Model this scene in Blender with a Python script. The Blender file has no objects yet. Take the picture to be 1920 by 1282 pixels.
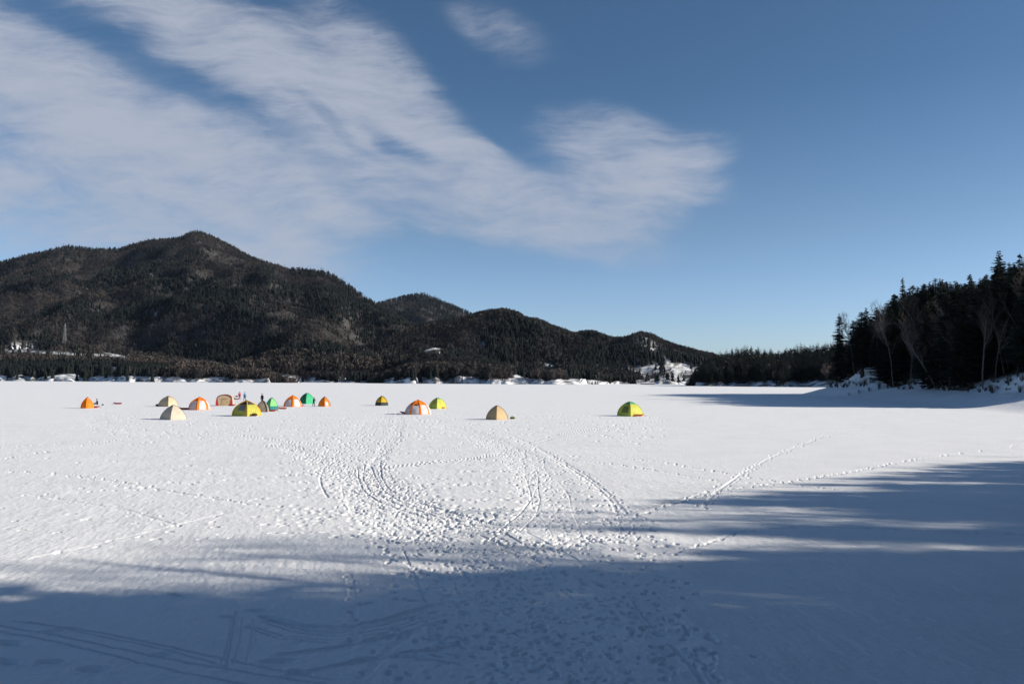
import bpy, bmesh, math, random
import numpy as np
from mathutils import Vector, Matrix

random.seed(7)
RNG = np.random.default_rng(11)
S = bpy.context.scene
COL = S.collection
R = math.radians

# ------------------------------------------------------------------ camera, sky, sun, exposure
FPX = 1547.0
CAMH = 4.8
PITCH, ROLL = R(2.63), R(0.28)
CAM_ROT = Matrix.Rotation(R(90) + PITCH, 3, 'X') @ Matrix.Rotation(ROLL, 3, 'Z')
cam_d = bpy.data.cameras.new('camera')
cam_d.sensor_width = 36.0
cam_d.lens = 36.0 * FPX / 1920.0
cam_d.clip_start = 0.2
cam_d.clip_end = 60000
cam = bpy.data.objects.new('camera', cam_d)
COL.objects.link(cam)
cam.matrix_world = Matrix.Translation((0, 0, CAMH)) @ CAM_ROT.to_4x4()
S.camera = cam

SUN_EL, SUN_AZ = R(22.5), R(94)
EXPOSURE = 0.60
S.view_settings.view_transform = 'Standard'
S.view_settings.look = 'None'
S.view_settings.gamma = 1
S.view_settings.use_curve_mapping = False
S.view_settings.exposure = EXPOSURE
sun_d = bpy.data.lights.new('sun', 'SUN')
sun_d.energy = 4.45
sun_d.angle = R(0.53)
sun_d.color = (1.0, 0.925, 0.815)
sun = bpy.data.objects.new('sun', sun_d)
COL.objects.link(sun)
SUNV = Vector((math.cos(SUN_EL) * math.sin(SUN_AZ), math.cos(SUN_EL) * math.cos(SUN_AZ), math.sin(SUN_EL)))
sun.rotation_euler = SUNV.to_track_quat('Z', 'Y').to_euler()
sun.location = SUNV * 200


def ray(x, y):
    """direction through a photograph pixel, scaled so that its forward part is 1: (a, 1, e)"""
    d = CAM_ROT @ Vector(((x - 960.0) / FPX, (641.0 - y) / FPX, -1.0))
    return d.x / d.y, d.z / d.y


def gp(x, y, z=0.0):
    a, e = ray(x, y)
    Y = (z - CAMH) / e
    return Vector((a * Y, Y, z))


class Nodes:
    def __init__(self, tree):
        self.t = tree
        self.n = tree.nodes
        self.l = tree.links

    def new(self, kind, **kw):
        nd = self.n.new(kind)
        for k, v in kw.items():
            setattr(nd, k, v)
        return nd

    def link(self, a, b):
        self.l.new(a, b)

    def math(self, op, a, b=None, c=None, clamp=False):
        nd = self.new('ShaderNodeMath', operation=op)
        nd.use_clamp = clamp
        for i, v in enumerate((a, b, c)):
            if v is None:
                continue
            if isinstance(v, (int, float)):
                nd.inputs[i].default_value = v
            else:
                self.link(v, nd.inputs[i])
        return nd.outputs[0]


def build_world():
    w = bpy.data.worlds.new('World')
    S.world = w
    w.use_nodes = True
    N = Nodes(w.node_tree)
    N.n.clear()
    out = N.new('ShaderNodeOutputWorld')
    bg = N.new('ShaderNodeBackground')
    bg.inputs['Strength'].default_value = 0.079
    N.link(bg.outputs[0], out.inputs[0])
    sky = N.new('ShaderNodeTexSky', sky_type='NISHITA')
    sky.sun_disc = False
    sky.sun_elevation = SUN_EL
    sky.sun_rotation = SUN_AZ
    sky.altitude = 300
    sky.air_density = 1.0
    sky.dust_density = 0.6
    sky.ozone_density = 1.6
    # direction on the plane one unit ahead of the viewer: clouds far off, the same from every spot
    tc = N.new('ShaderNodeTexCoord')
    sep = N.new('ShaderNodeSeparateXYZ')
    N.link(tc.outputs['Generated'], sep.inputs[0])
    yy = N.math('MAXIMUM', sep.outputs['Y'], 0.05)
    px = N.math('DIVIDE', sep.outputs['X'], yy)
    pz = N.math('DIVIDE', sep.outputs['Z'], yy)
    comb = N.new('ShaderNodeCombineXYZ')
    N.link(px, comb.inputs[0])
    N.link(pz, comb.inputs[1])
    P = comb.outputs[0]

    def noise(scale, detail, rough, rot=0.0, stretch=(1, 1), dist=0.0, src=P):
        mp = N.new('ShaderNodeMapping')
        mp.inputs['Rotation'].default_value = (0, 0, rot)
        mp.inputs['Scale'].default_value = (stretch[0], stretch[1], 1)
        N.link(src, mp.inputs[0])
        nt = N.new('ShaderNodeTexNoise')
        nt.inputs['Scale'].default_value = scale
        nt.inputs['Detail'].default_value = detail
        nt.inputs['Roughness'].default_value = rough
        nt.inputs['Distortion'].default_value = dist
        N.link(mp.outputs[0], nt.inputs['Vector'])
        return nt
    warp = noise(4.0, 3, 0.5)
    vm = N.new('ShaderNodeVectorMath', operation='SUBTRACT')
    N.link(warp.outputs['Color'], vm.inputs[0])
    vm.inputs[1].default_value = (0.5, 0.5, 0.5)
    vs = N.new('ShaderNodeVectorMath', operation='SCALE')
    N.link(vm.outputs[0], vs.inputs[0])
    vs.inputs['Scale'].default_value = 0.10
    va = N.new('ShaderNodeVectorMath', operation='ADD')
    N.link(P, va.inputs[0])
    N.link(vs.outputs[0], va.inputs[1])
    PW = va.outputs[0]

    def blob(cx, cy, ax, ay, ang, strength):
        a, e = ray(cx, cy)
        mp = N.new('ShaderNodeMapping', vector_type='TEXTURE')
        mp.inputs['Location'].default_value = (a, e, 0)
        mp.inputs['Rotation'].default_value = (0, 0, R(-ang))
        mp.inputs['Scale'].default_value = (ax / FPX, ay / FPX, 1)
        N.link(PW, mp.inputs[0])
        ln = N.new('ShaderNodeVectorMath', operation='LENGTH')
        N.link(mp.outputs[0], ln.inputs[0])
        mr = N.new('ShaderNodeMapRange', interpolation_type='SMOOTHSTEP')
        N.link(ln.outputs['Value'], mr.inputs[0])
        mr.inputs[1].default_value = 0.25
        mr.inputs[2].default_value = 1.25
        mr.inputs[3].default_value = strength
        mr.inputs[4].default_value = 0.0
        return mr.outputs[0]
    plus = [(430, 90, 460, 120, 31, .70), (720, 170, 290, 100, 48, .72), (560, 190, 300, 90, 34, .5),
            (230, 260, 620, 150, 27, .70), (610, 330, 340, 95, 22, .42), (830, 285, 190, 46, 22, .62),
            (960, 385, 330, 85, 12, .50), (1185, 300, 230, 105, 20, .60), (1260, 340, 150, 80, -35, .42),
            (1070, 425, 230, 65, 6, .25), (650, 412, 100, 30, 24, .5), (930, 50, 150, 60, 26, .3),
            (120, 390, 520, 110, 14, .45), (30, 100, 300, 130, 34, .5), (-500, 200, 600, 300, 25, .7), (780, 400, 200, 60, 15, .18)]
    minus = [(330, 160, 320, 34, 29, .42), (745, 285, 80, 28, 35, .55), (950, 200, 60, 80, 0, .3),
             (420, 420, 200, 22, 16, .25), (600, 235, 170, 18, 33, .25), (60, 330, 200, 20, 20, .25)]
    inv = None
    for b in plus:
        o = N.math('SUBTRACT', 1.0, blob(*b))
        inv = o if inv is None else N.math('MULTIPLY', inv, o)
    dens = N.math('SUBTRACT', 1.0, inv)
    for b in minus:
        dens = N.math('MULTIPLY', dens, N.math('SUBTRACT', 1.0, blob(*b)))
    streak = noise(5.0, 10, 0.68, rot=R(30), stretch=(0.8, 3.4), dist=0.1, src=PW)
    fine = noise(16.0, 8, 0.72, rot=R(24), stretch=(0.7, 3.2), dist=0.0, src=PW)
    puff = noise(3.0, 6, 0.62, dist=0.2)
    tex = N.math('ADD', N.math('MULTIPLY', streak.outputs['Fac'], 0.9), N.math('ADD', N.math('MULTIPLY', fine.outputs['Fac'], 0.55), N.math('MULTIPLY', puff.outputs['Fac'], 0.55)))
    # tex runs about 0.6 to 1.4 round a mean of 1: it eats the veil away at its edges
    near = N.new('ShaderNodeMapRange', interpolation_type='SMOOTHSTEP')
    N.link(dens, near.inputs[0])
    near.inputs[1].default_value = 0.0
    near.inputs[2].default_value = 0.42
    dens = N.math('ADD', dens, N.math('MULTIPLY_ADD', tex, 1.55, -1.46))
    gate = N.new('ShaderNodeMapRange', interpolation_type='SMOOTHSTEP')
    N.link(dens, gate.inputs[0])
    gate.inputs[1].default_value = 0.0
    gate.inputs[2].default_value = 1.12
    gate.inputs[4].default_value = 0.93
    dens = N.math('MULTIPLY', gate.outputs[0], near.outputs[0])
    # no cloud painted behind the viewer
    front = N.new('ShaderNodeMapRange')
    N.link(sep.outputs['Y'], front.inputs[0])
    front.inputs[1].default_value = 0.05
    front.inputs[2].default_value = 0.35
    dens = N.math('MULTIPLY', dens, front.outputs[0])
    # air grading of the clear sky by height above the horizon
    ramp = N.new('ShaderNodeValToRGB')
    N.link(sep.outputs['Z'], ramp.inputs[0])
    el = ramp.color_ramp.elements
    el[0].position = 0.0
    el[0].color = (0.80, 1.0, 1.5, 1)
    el[1].position = 1.0
    el[1].color = (0.44, 0.52, 0.60, 1)
    for pos, c in ((.057, (.776, .94, 1.32)), (.175, (.655, .775, .935)), (.328, (.43, .605, .75))):
        q = el.new(pos)
        q.color = (*c, 1)
    m = N.new('ShaderNodeMix', data_type='RGBA', blend_type='MULTIPLY')
    m.inputs['Factor'].default_value = 1.0
    N.link(sky.outputs[0], m.inputs['A'])
    N.link(ramp.outputs[0], m.inputs['B'])
    mix = N.new('ShaderNodeMix', data_type='RGBA')
    N.link(dens, mix.inputs['Factor'])
    N.link(m.outputs['Result'], mix.inputs['A'])
    mix.inputs['B'].default_value = (3.7, 4.05, 4.85, 1)
    N.link(mix.outputs['Result'], bg.inputs['Color'])


build_world()

# ------------------------------------------------------------------ noise
def _hash(ix, iy, seed):
    h = (ix.astype(np.uint32) * np.uint32(374761393) + iy.astype(np.uint32) * np.uint32(668265263)
         + np.uint32((seed * 2246822519) & 0xffffffff))
    h = (h ^ (h >> np.uint32(13))) * np.uint32(1274126177)
    h = (h ^ (h >> np.uint32(15))) * np.uint32(2246822519)
    return ((h ^ (h >> np.uint32(16))) & np.uint32(0xffffff)).astype(np.float64) / 0xffffff


def vnoise(x, y, seed=0):
    x = np.asarray(x, float)
    y = np.asarray(y, float)
    ix = np.floor(x).astype(np.int64)
    iy = np.floor(y).astype(np.int64)
    fx = x - ix
    fy = y - iy
    fx = fx * fx * (3 - 2 * fx)
    fy = fy * fy * (3 - 2 * fy)
    a = _hash(ix, iy, seed)
    b = _hash(ix + 1, iy, seed)
    c = _hash(ix, iy + 1, seed)
    d = _hash(ix + 1, iy + 1, seed)
    return (a + (b - a) * fx + (c - a) * fy + (a - b - c + d) * fx * fy) * 2 - 1


def fbm(x, y, octaves=4, seed=0, gain=0.5):
    s = 0.0
    amp = 1.0
    tot = 0.0
    for o in range(octaves):
        s = s + amp * vnoise(x * 2.03 ** o + 17.3 * o, y * 2.03 ** o - 9.1 * o, seed + o * 31)
        tot += amp
        amp *= gain
    return s / tot


def sstep(a, b, x):
    t = np.clip((np.asarray(x, float) - a) / (b - a), 0, 1)
    return t * t * (3 - 2 * t)


# ------------------------------------------------------------------ mesh helpers
def mesh_np(name, V, F, mats=(), midx=None, attrs=None, smooth=False):
    V = np.asarray(V, np.float32)
    F = np.asarray(F, np.int32)
    k = F.shape[1]
    me = bpy.data.meshes.new(name)
    me.vertices.add(len(V))
    me.vertices.foreach_set('co', V.ravel())
    me.loops.add(F.size)
    me.loops.foreach_set('vertex_index', F.ravel())
    me.polygons.add(len(F))
    me.polygons.foreach_set('loop_start', np.arange(0, F.size, k, dtype=np.int32))
    me.polygons.foreach_set('loop_total', np.full(len(F), k, np.int32))
    for m in mats:
        me.materials.append(m)
    if midx is not None:
        me.polygons.foreach_set('material_index', np.asarray(midx, np.int32))
    if smooth:
        me.polygons.foreach_set('use_smooth', np.ones(len(F), bool))
    if attrs:
        for k2, v in attrs.items():
            at = me.attributes.new(k2, 'FLOAT', 'POINT')
            at.data.foreach_set('value', np.asarray(v, np.float32))
    me.update(calc_edges=True)
    me.validate()
    return me


def link(name, data, parent=None):
    o = bpy.data.objects.new(name, data)
    COL.objects.link(o)
    if parent:
        o.parent = parent
    return o


def tag(o, label=None, cat=None, group=None, kind=None):
    if label:
        o['label'] = label
    if cat:
        o['category'] = cat
    if group:
        o['group'] = group
    if kind:
        o['kind'] = kind
    return o


class MB:
    """collects polygons into one mesh"""
    def __init__(self):
        self.v = []
        self.f = []
        self.m = []

    def add(self, vs, fs, m=0):
        o = len(self.v)
        self.v += [tuple(v) for v in vs]
        self.f += [tuple(i + o for i in f) for f in fs]
        self.m += [m] * len(fs)

    def tube(self, pts, rad, sides=6, m=0, cap=True):
        pts = [Vector(p) for p in pts]
        if not hasattr(rad, '__len__'):
            rad = [rad] * len(pts)
        vs, fs = [], []
        for i, p in enumerate(pts):
            d = (pts[min(i + 1, len(pts) - 1)] - pts[max(i - 1, 0)])
            if d.length < 1e-9:
                d = Vector((0, 0, 1))
            d.normalize()
            ref = Vector((1, 0, 0)) if abs(d.x) < 0.85 else Vector((0, 1, 0))
            u = d.cross(ref).normalized()
            w = d.cross(u)
            for k in range(sides):
                a = 2 * math.pi * k / sides
                vs.append(p + (u * math.cos(a) + w * math.sin(a)) * rad[i])
        for i in range(len(pts) - 1):
            for k in range(sides):
                k2 = (k + 1) % sides
                fs.append((i * sides + k, i * sides + k2, (i + 1) * sides + k2, (i + 1) * sides + k))
        if cap:
            fs.append(tuple(range(sides - 1, -1, -1)))
            fs.append(tuple((len(pts) - 1) * sides + k for k in range(sides)))
        self.add(vs, fs, m)

    def grid(self, rows, m=0, closed=False):
        n = len(rows[0])
        vs = [p for r in rows for p in r]
        fs = []
        for i in range(len(rows) - 1):
            for j in range(n if closed else n - 1):
                j2 = (j + 1) % n
                fs.append((i * n + j, i * n + j2, (i + 1) * n + j2, (i + 1) * n + j))
        self.add(vs, fs, m)

    def build(self, name, mats, parent=None, smooth=False):
        if not isinstance(mats, (list, tuple)):
            mats = [mats]
        me = bpy.data.meshes.new(name)
        me.from_pydata(self.v, [], self.f)
        for m in mats:
            me.materials.append(m)
        for p, i in zip(me.polygons, self.m):
            p.material_index = i
            p.use_smooth = smooth
        me.update()
        return link(name, me, parent)


# ------------------------------------------------------------------ materials
def principled(name, color, rough=0.8, var=0.0, scale=5.0, trans=0.0, spec=0.2, coord='Object'):
    m = bpy.data.materials.new(name)
    m.use_nodes = True
    N = Nodes(m.node_tree)
    bs = N.n['Principled BSDF']
    bs.inputs['Base Color'].default_value = (*color, 1)
    bs.inputs['Roughness'].default_value = rough
    bs.inputs['Specular IOR Level'].default_value = spec
    if var > 0:
        tc = N.new('ShaderNodeTexCoord')
        nt = N.new('ShaderNodeTexNoise')
        nt.inputs['Scale'].default_value = scale
        nt.inputs['Detail'].default_value = 4
        N.link(tc.outputs[coord], nt.inputs['Vector'])
        mr = N.new('ShaderNodeMapRange')
        N.link(nt.outputs['Fac'], mr.inputs[0])
        mr.inputs[1].default_value = 0.3
        mr.inputs[2].default_value = 0.7
        mr.inputs[3].default_value = 1 - var
        mr.inputs[4].default_value = 1 + var
        mx = N.new('ShaderNodeMix', data_type='RGBA', blend_type='MULTIPLY')
        mx.inputs['Factor'].default_value = 1
        mx.inputs['A'].default_value = (*color, 1)
        N.link(mr.outputs[0], mx.inputs['B'])
        N.link(mx.outputs['Result'], bs.inputs['Base Color'])
    if trans > 0:
        tr = N.new('ShaderNodeBsdfTranslucent')
        tr.inputs['Color'].default_value = (*color, 1)
        ms = N.new('ShaderNodeMixShader')
        ms.inputs[0].default_value = trans
        N.link(bs.outputs[0], ms.inputs[1])
        N.link(tr.outputs[0], ms.inputs[2])
        N.link(ms.outputs[0], N.n['Material Output'].inputs['Surface'])
    return m


def tinted(name, c0, c1, rough=0.9):
    """colour runs between two tones by the per-tree 'tint' attribute"""
    m = bpy.data.materials.new(name)
    m.use_nodes = True
    N = Nodes(m.node_tree)
    bs = N.n['Principled BSDF']
    at = N.new('ShaderNodeAttribute', attribute_name='tint')
    mx = N.new('ShaderNodeMix', data_type='RGBA')
    mx.inputs['A'].default_value = (*c0, 1)
    mx.inputs['B'].default_value = (*c1, 1)
    N.link(at.outputs['Fac'], mx.inputs['Factor'])
    N.link(mx.outputs['Result'], bs.inputs['Base Color'])
    bs.inputs['Roughness'].default_value = rough
    bs.inputs['Specular IOR Level'].default_value = 0.1
    return m


def snow_material(name, dirt_col, base=(0.87, 0.868, 0.868), bump=True):
    m = bpy.data.materials.new(name)
    m.use_nodes = True
    N = Nodes(m.node_tree)
    bs = N.n['Principled BSDF']
    bs.inputs['Roughness'].default_value = 0.75
    bs.inputs['Specular IOR Level'].default_value = 0.15
    tc = N.new('ShaderNodeTexCoord')
    nt = N.new('ShaderNodeTexNoise')
    nt.inputs['Scale'].default_value = 0.35
    nt.inputs['Detail'].default_value = 6
    N.link(tc.outputs['Object'], nt.inputs['Vector'])
    mr = N.new('ShaderNodeMapRange')
    N.link(nt.outputs['Fac'], mr.inputs[0])
    mr.inputs[1].default_value = 0.3
    mr.inputs[2].default_value = 0.7
    mr.inputs[3].default_value = 0.955
    mr.inputs[4].default_value = 1.02
    mx = N.new('ShaderNodeMix', data_type='RGBA', blend_type='MULTIPLY')
    mx.inputs['Factor'].default_value = 1
    mx.inputs['A'].default_value = (*base, 1)
    N.link(mr.outputs[0], mx.inputs['B'])
    at = N.new('ShaderNodeAttribute', attribute_name='dirt')
    m2 = N.new('ShaderNodeMix', data_type='RGBA')
    N.link(at.outputs['Fac'], m2.inputs['Factor'])
    N.link(mx.outputs['Result'], m2.inputs['A'])
    m2.inputs['B'].default_value = (*dirt_col, 1)
    N.link(m2.outputs['Result'], bs.inputs['Base Color'])
    if bump:
        n2 = N.new('ShaderNodeTexNoise')
        n2.inputs['Scale'].default_value = 6.0
        n2.inputs['Detail'].default_value = 8
        n2.inputs['Roughness'].default_value = 0.72
        mp = N.new('ShaderNodeMapping')
        mp.inputs['Rotation'].default_value = (0, 0, R(35))
        mp.inputs['Scale'].default_value = (0.45, 1.3, 1)
        N.link(tc.outputs['Object'], mp.inputs[0])
        N.link(mp.outputs[0], n2.inputs['Vector'])
        bp = N.new('ShaderNodeBump')
        bp.inputs['Strength'].default_value = 0.85
        bp.inputs['Distance'].default_value = 0.045
        N.link(n2.outputs['Fac'], bp.inputs['Height'])
        N.link(bp.outputs[0], bs.inputs['Normal'])
    return m


M_SNOW = snow_material('lake_snow', (0.05, 0.04, 0.03))
M_HILL = snow_material('hill_snow', (0.036, 0.032, 0.030), base=(0.80, 0.81, 0.83), bump=False)
M_FARCON = tinted('far_evergreen', (0.006, 0.009, 0.010), (0.018, 0.022, 0.018))
M_FARBARE = tinted('far_bare_wood', (0.022, 0.021, 0.022), (0.108, 0.090, 0.080))
M_NEEDLE = [principled('spruce_needles', (0.020, 0.028, 0.020), 0.85, 0.35, 0.7),
            principled('fir_needles', (0.026, 0.032, 0.022), 0.85, 0.35, 0.7)]
M_BARK = principled('conifer_bark', (0.060, 0.045, 0.036), 0.9, 0.3, 3)
M_BIRCH = principled('birch_bark', (0.23, 0.21, 0.185), 0.8, 0.3, 2.5)
M_GREYBARK = principled('grey_bark', (0.17, 0.14, 0.12), 0.9, 0.3, 2.5)
M_TWIG = principled('birch_twigs', (0.13, 0.10, 0.085), 0.9, 0.25, 1.5)
M_BRUSH = principled('brush_twigs', (0.070, 0.050, 0.038), 0.9, 0.3, 2)

# ------------------------------------------------------------------ shore shape
TOE = np.array([(-1500, -120), (-400, -20), (-80, -2), (-30, 3), (0, 6.5), (12, 8.5), (20, 14), (29, 26), (44, 52), (62, 88),
                (76, 124), (84, 165), (92, 225), (93, 262), (96, 286), (106, 306), (126, 318), (180, 335), (300, 400), (420, 520),
                (640, 620), (1500, 700)], float)


def toe_distance(X, Y):
    best = np.full(np.shape(X), 1e18)
    sgn = np.ones(np.shape(X))
    for (x0, y0), (x1, y1) in zip(TOE[:-1], TOE[1:]):
        dx, dy = x1 - x0, y1 - y0
        t = np.clip(((X - x0) * dx + (Y - y0) * dy) / (dx * dx + dy * dy), 0, 1)
        qx, qy = X - (x0 + t * dx), Y - (y0 + t * dy)
        d2 = qx * qx + qy * qy
        c = dx * qy - dy * qx
        upd = d2 < best
        best = np.where(upd, d2, best)
        sgn = np.where(upd, np.where(c < 0, 1.0, -1.0), sgn)
    return np.sqrt(best) * sgn


def bank_height(X, Y):
    X = np.asarray(X, float)
    Y = np.asarray(Y, float)
    s = toe_distance(X, Y)
    wob = fbm(X / 9.0, Y / 9.0, 3, 5) * 4.0
    beach = 3.2 * sstep(0, np.where(Y > 245, 16, 24), s) * sstep(45, 75, Y)
    # height of the steep earth bank along the shore
    mound = np.maximum(np.exp(-((Y - 272) / 20.0) ** 2), np.exp(-((Y - 166) / 17.0) ** 2) * 1.0)
    top = 1.5 + 4.6 * mound
    s0 = np.where(Y > 245, 13.0, 18.0)
    steep = top * sstep(0, 1, (s + wob - s0) / 11.0) * sstep(60, 100, Y)
    rise = 0.22 * np.maximum(s - 24, 0) * sstep(60, 120, Y)
    rise = np.minimum(rise, 14)
    near = 3.2 * sstep(0.2, 6.2, s) * (1 - sstep(12, 40, Y)) + 5.0 * sstep(1, 16, s) * sstep(8, 30, Y) * (1 - sstep(60, 90, Y))
    lumps = (fbm(X / 2.6, Y / 2.6, 3, 9) * 0.35 + fbm(X / 8, Y / 8, 2, 13) * 0.45) * sstep(4, 22, s) * sstep(30, 60, Y)
    lumps = lumps * np.where(s > 40, 0.4, 1.0)
    z = np.where(s > 0, beach + steep + rise + near + lumps, 0.0)
    return z


def bank_z(x, y):
    return float(bank_height(np.array([x]), np.array([y]))[0])


def hit(px, py):
    """first point of the ground along the ray through a photograph pixel"""
    a, e = ray(px, py)
    Y = np.arange(20, 900, 0.5)
    z = bank_height(a * Y, Y)
    k = np.argmax(z >= CAMH + e * Y)
    return Vector((a * Y[k], Y[k], z[k]))


# ------------------------------------------------------------------ snow field: one sheet, finest where the tracks are
def build_snow():
    th = np.concatenate([np.radians(np.linspace(-33.5, 33.5, 1560)), np.radians(np.arange(34.5, 180, 1.5)),
                         np.radians(np.arange(180, 326.4, 1.7))])
    nth = len(th)
    rr = [0.02, 1, 2, 3, 4, 5, 6, 7, 8, 9, 9.8, 10.5, 11.0, 11.4]
    r = 11.7
    while r < 112:
        rr.append(r)
        r += max(0.46 * r * r / (CAMH * 825), 0.018)
    while r < 345:
        rr.append(r)
        r += 1.15
    while r < 25000:
        rr.append(r)
        r *= 1.035
    rr = np.array(rr)
    nr = len(rr)
    RR, TH = np.meshgrid(rr, th, indexing='ij')
    X = RR * np.sin(TH)
    Y = RR * np.cos(TH)
    Z = np.zeros_like(X)
    vis = (np.abs(TH) < 0.6)
    # wind-worked surface
    ca, sa = math.cos(R(103)), math.sin(R(103))
    U = X * ca + Y * sa
    W = -X * sa + Y * ca
    i1 = np.searchsorted(rr, 420)
    sl = np.s_[:i1]
    left = 1 - 0.72 * sstep(2, 22, X[sl] + 2.0)      # the right part of the lake is smoother
    fade = np.exp(-RR[sl] / 70.0)
    Z[sl] += fbm(X[sl] / 9, Y[sl] / 9, 3, 21) * 0.05
    rip = fbm(U[sl] / 1.1, W[sl] / 0.36, 3, 33)
    Z[sl] += (np.maximum(rip, -0.15) * 0.021 * (0.35 + 0.65 * fade)) * left
    Z[sl] += fbm(U[sl] / 0.34, W[sl] / 0.11, 2, 45) * 0.010 * fade * left
    Z[sl] += (fbm(X[sl] / 0.16, Y[sl] / 0.30, 3, 91, 0.6) * 0.016 + fbm(X[sl] / 0.9, Y[sl] / 1.6, 2, 95) * 0.015) * np.exp(-RR[sl] / 26.0)
    patch = sstep(0.0, 0.5, fbm(X[sl] / 6, Y[sl] / 14, 2, 77))
    Z[sl] += np.abs(fbm(U[sl] / 0.55, W[sl] / 0.20, 2, 51)) * 0.03 * patch * left * np.exp(-RR[sl] / 45.0)

    dep = np.zeros_like(Z)
    rim = np.zeros_like(Z)
    dense = 1560
    th0, dth = th[0], th[1] - th[0]

    def stamp(x, y, la, lb, ang, depth, rimh=0.25):
        r0 = math.hypot(x, y)
        t0 = math.atan2(x, y)
        big = max(la, lb) * 1.9
        depth = depth * 0.78 / (1 + (r0 / 90.0) ** 2)
        rimh *= 0.45
        la *= .82
        lb *= .82
        a0 = int((t0 - big / r0 - th0) / dth)
        a1 = int((t0 + big / r0 - th0) / dth) + 2
        if a1 <= 0 or a0 >= dense:
            return
        a0 = max(a0, 0)
        a1 = min(a1, dense)
        b0 = int(np.searchsorted(rr, r0 - big))
        b1 = int(np.searchsorted(rr, r0 + big)) + 1
        k = np.s_[b0:b1, a0:a1]
        dx = X[k] - x
        dy = Y[k] - y
        c, s = math.cos(ang), math.sin(ang)
        q = ((dx * c + dy * s) / la) ** 2 + ((-dx * s + dy * c) / lb) ** 2
        dep[k] = np.maximum(dep[k], depth * np.clip(1.35 - 1.35 * q, 0, 1))
        rim[k] = np.maximum(rim[k], depth * rimh * np.exp(-((np.sqrt(q) - 1.25) / 0.28) ** 2))

    def path_points(px_pts, step):
        pts = [gp(x, y) for x, y in px_pts]
        P = np.array([(p.x, p.y) for p in pts])
        seg = np.hypot(*np.diff(P, axis=0).T)
        cum = np.concatenate([[0], np.cumsum(seg)])
        n = max(int(cum[-1] / step), 2)
        t = np.linspace(0, cum[-1], n)
        xs = np.interp(t, cum, P[:, 0])
        ys = np.interp(t, cum, P[:, 1])
        k = max(3, int(1.5 / step)) | 1
        if n > k * 3:                                  # round the corners
            ker = np.ones(k) / k
            pad = k // 2
            xs = np.convolve(np.pad(xs, pad, mode='reflect', reflect_type='odd'), ker, 'valid')
            ys = np.convolve(np.pad(ys, pad, mode='reflect', reflect_type='odd'), ker, 'valid')
        ang = np.arctan2(np.gradient(ys), np.gradient(xs))
        return xs, ys, ang

    def foot_line(px_pts, depth=0.12, step=0.5, wob=0.10, width=0.16):
        xs, ys, an = path_points(px_pts, step)
        for x, y, a in zip(*path_points(px_pts, .3)):
            stamp(x, y, .35, .13, a, depth * .32, .4)
        for i, (x, y, a) in enumerate(zip(xs, ys, an)):
            side = (1 if i % 2 else -1) * width
            x += -math.sin(a) * side + random.gauss(0, wob)
            y += math.cos(a) * side + random.gauss(0, wob)
            stamp(x, y, random.uniform(.14, .22), random.uniform(.07, .11), a + random.gauss(0, .2), depth * random.uniform(.5, 1.1))

    def trample(px_pts, w0, w1, density, depth=0.10, edge=True):
        xs, ys, an = path_points(px_pts, 0.5)
        L = len(xs) * 0.5
        n = int(L * (w0 + w1) / 2 * density * 1.9)
        for i in range(0, len(xs), 2):            # the trodden bed of the path
            f = i / max(len(xs) - 1, 1)
            w = (w0 + (w1 - w0) * f) * random.uniform(.85, 1.1)
            stamp(xs[i], ys[i], w * .62, w * .62, 0, 0.04, 0.6)
        for _ in range(n):
            f = random.random()
            i = int(f * (len(xs) - 1))
            w = w0 + (w1 - w0) * f
            o = max(-1.5, min(1.5, random.gauss(0, 0.55))) * w / 2
            a = an[i]
            stamp(xs[i] - math.sin(a) * o + random.gauss(0, .2), ys[i] + math.cos(a) * o + random.gauss(0, .2),
                  random.uniform(.10, .25), random.uniform(.06, .13), a + random.gauss(0, .5), depth * random.uniform(.25, 1.15), 0.35)

    def groove(px_pts, half=0.05, depth=0.05, offs=(0,), rimh=0.5, jitter=0.0):
        for o in offs:
            xs, ys, an = path_points(px_pts, max(half * 2.2, 0.10))
            ph = random.random() * 9
            for i in range(len(xs)):
                oo = o + jitter * math.sin(i * 0.05 + ph)
                stamp(xs[i] - math.sin(an[i]) * oo, ys[i] + math.cos(an[i]) * oo, half * 3.2, half, an[i], depth, rimh)

    # the broad trodden way from the shore to the tents
    trample([(1040, 1275), (1000, 1180), (950, 1120), (860, 1040), (800, 990), (735, 940), (680, 900), (640, 870)], 3.4, 3.6, 8.0, .10)
    trample([(1020, 1270), (1010, 1190), (930, 1100), (900, 1060)], 4.8, 3.6, 14.0, .06)
    trample([(820, 1010), (740, 945), (660, 885), (610, 862), (560, 845), (520, 830)], 3.6, 1.6, 7.0, .12)
    trample([(640, 872), (650, 850), (672, 830), (690, 812), (702, 795), (716, 778)], 4.2, 4.0, 3.2, .14)
    trample([(690, 885), (705, 860), (728, 832), (742, 812), (752, 795), (748, 780)], 1.2, 1.2, 4.5, .12)
    groove([(690, 960), (668, 920), (662, 885), (688, 850), (712, 815), (728, 785), (732, 772)], .34, .035, (-.9, .6), .4, .25)
    groove([(640, 930), (625, 890), (645, 850), (675, 820), (700, 785)], .08, .04, (-.3, .5), .6, .2)
    trample([(690, 885), (700, 905), (735, 930), (800, 955), (860, 975), (905, 985)], 1.3, 1.5, 7.0, .12)
    groove([(688, 872), (690, 892), (708, 915), (745, 938), (830, 968), (900, 988), (955, 992)], .07, .085, (-.6, -.25, .2, .6), .9, .12)
    groove([(955, 995), (985, 965), (1003, 935), (1002, 905), (990, 872), (965, 845), (930, 822)], .055, .06, (-.25, .25), .5, .1)
    groove([(890, 985), (930, 970), (924, 962)], .07, .06, (0, .35), .6)
    trample([(960, 1035), (1010, 1030), (1060, 1010), (1090, 1000)], 2.8, 2.0, 8.0, .12)
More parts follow.
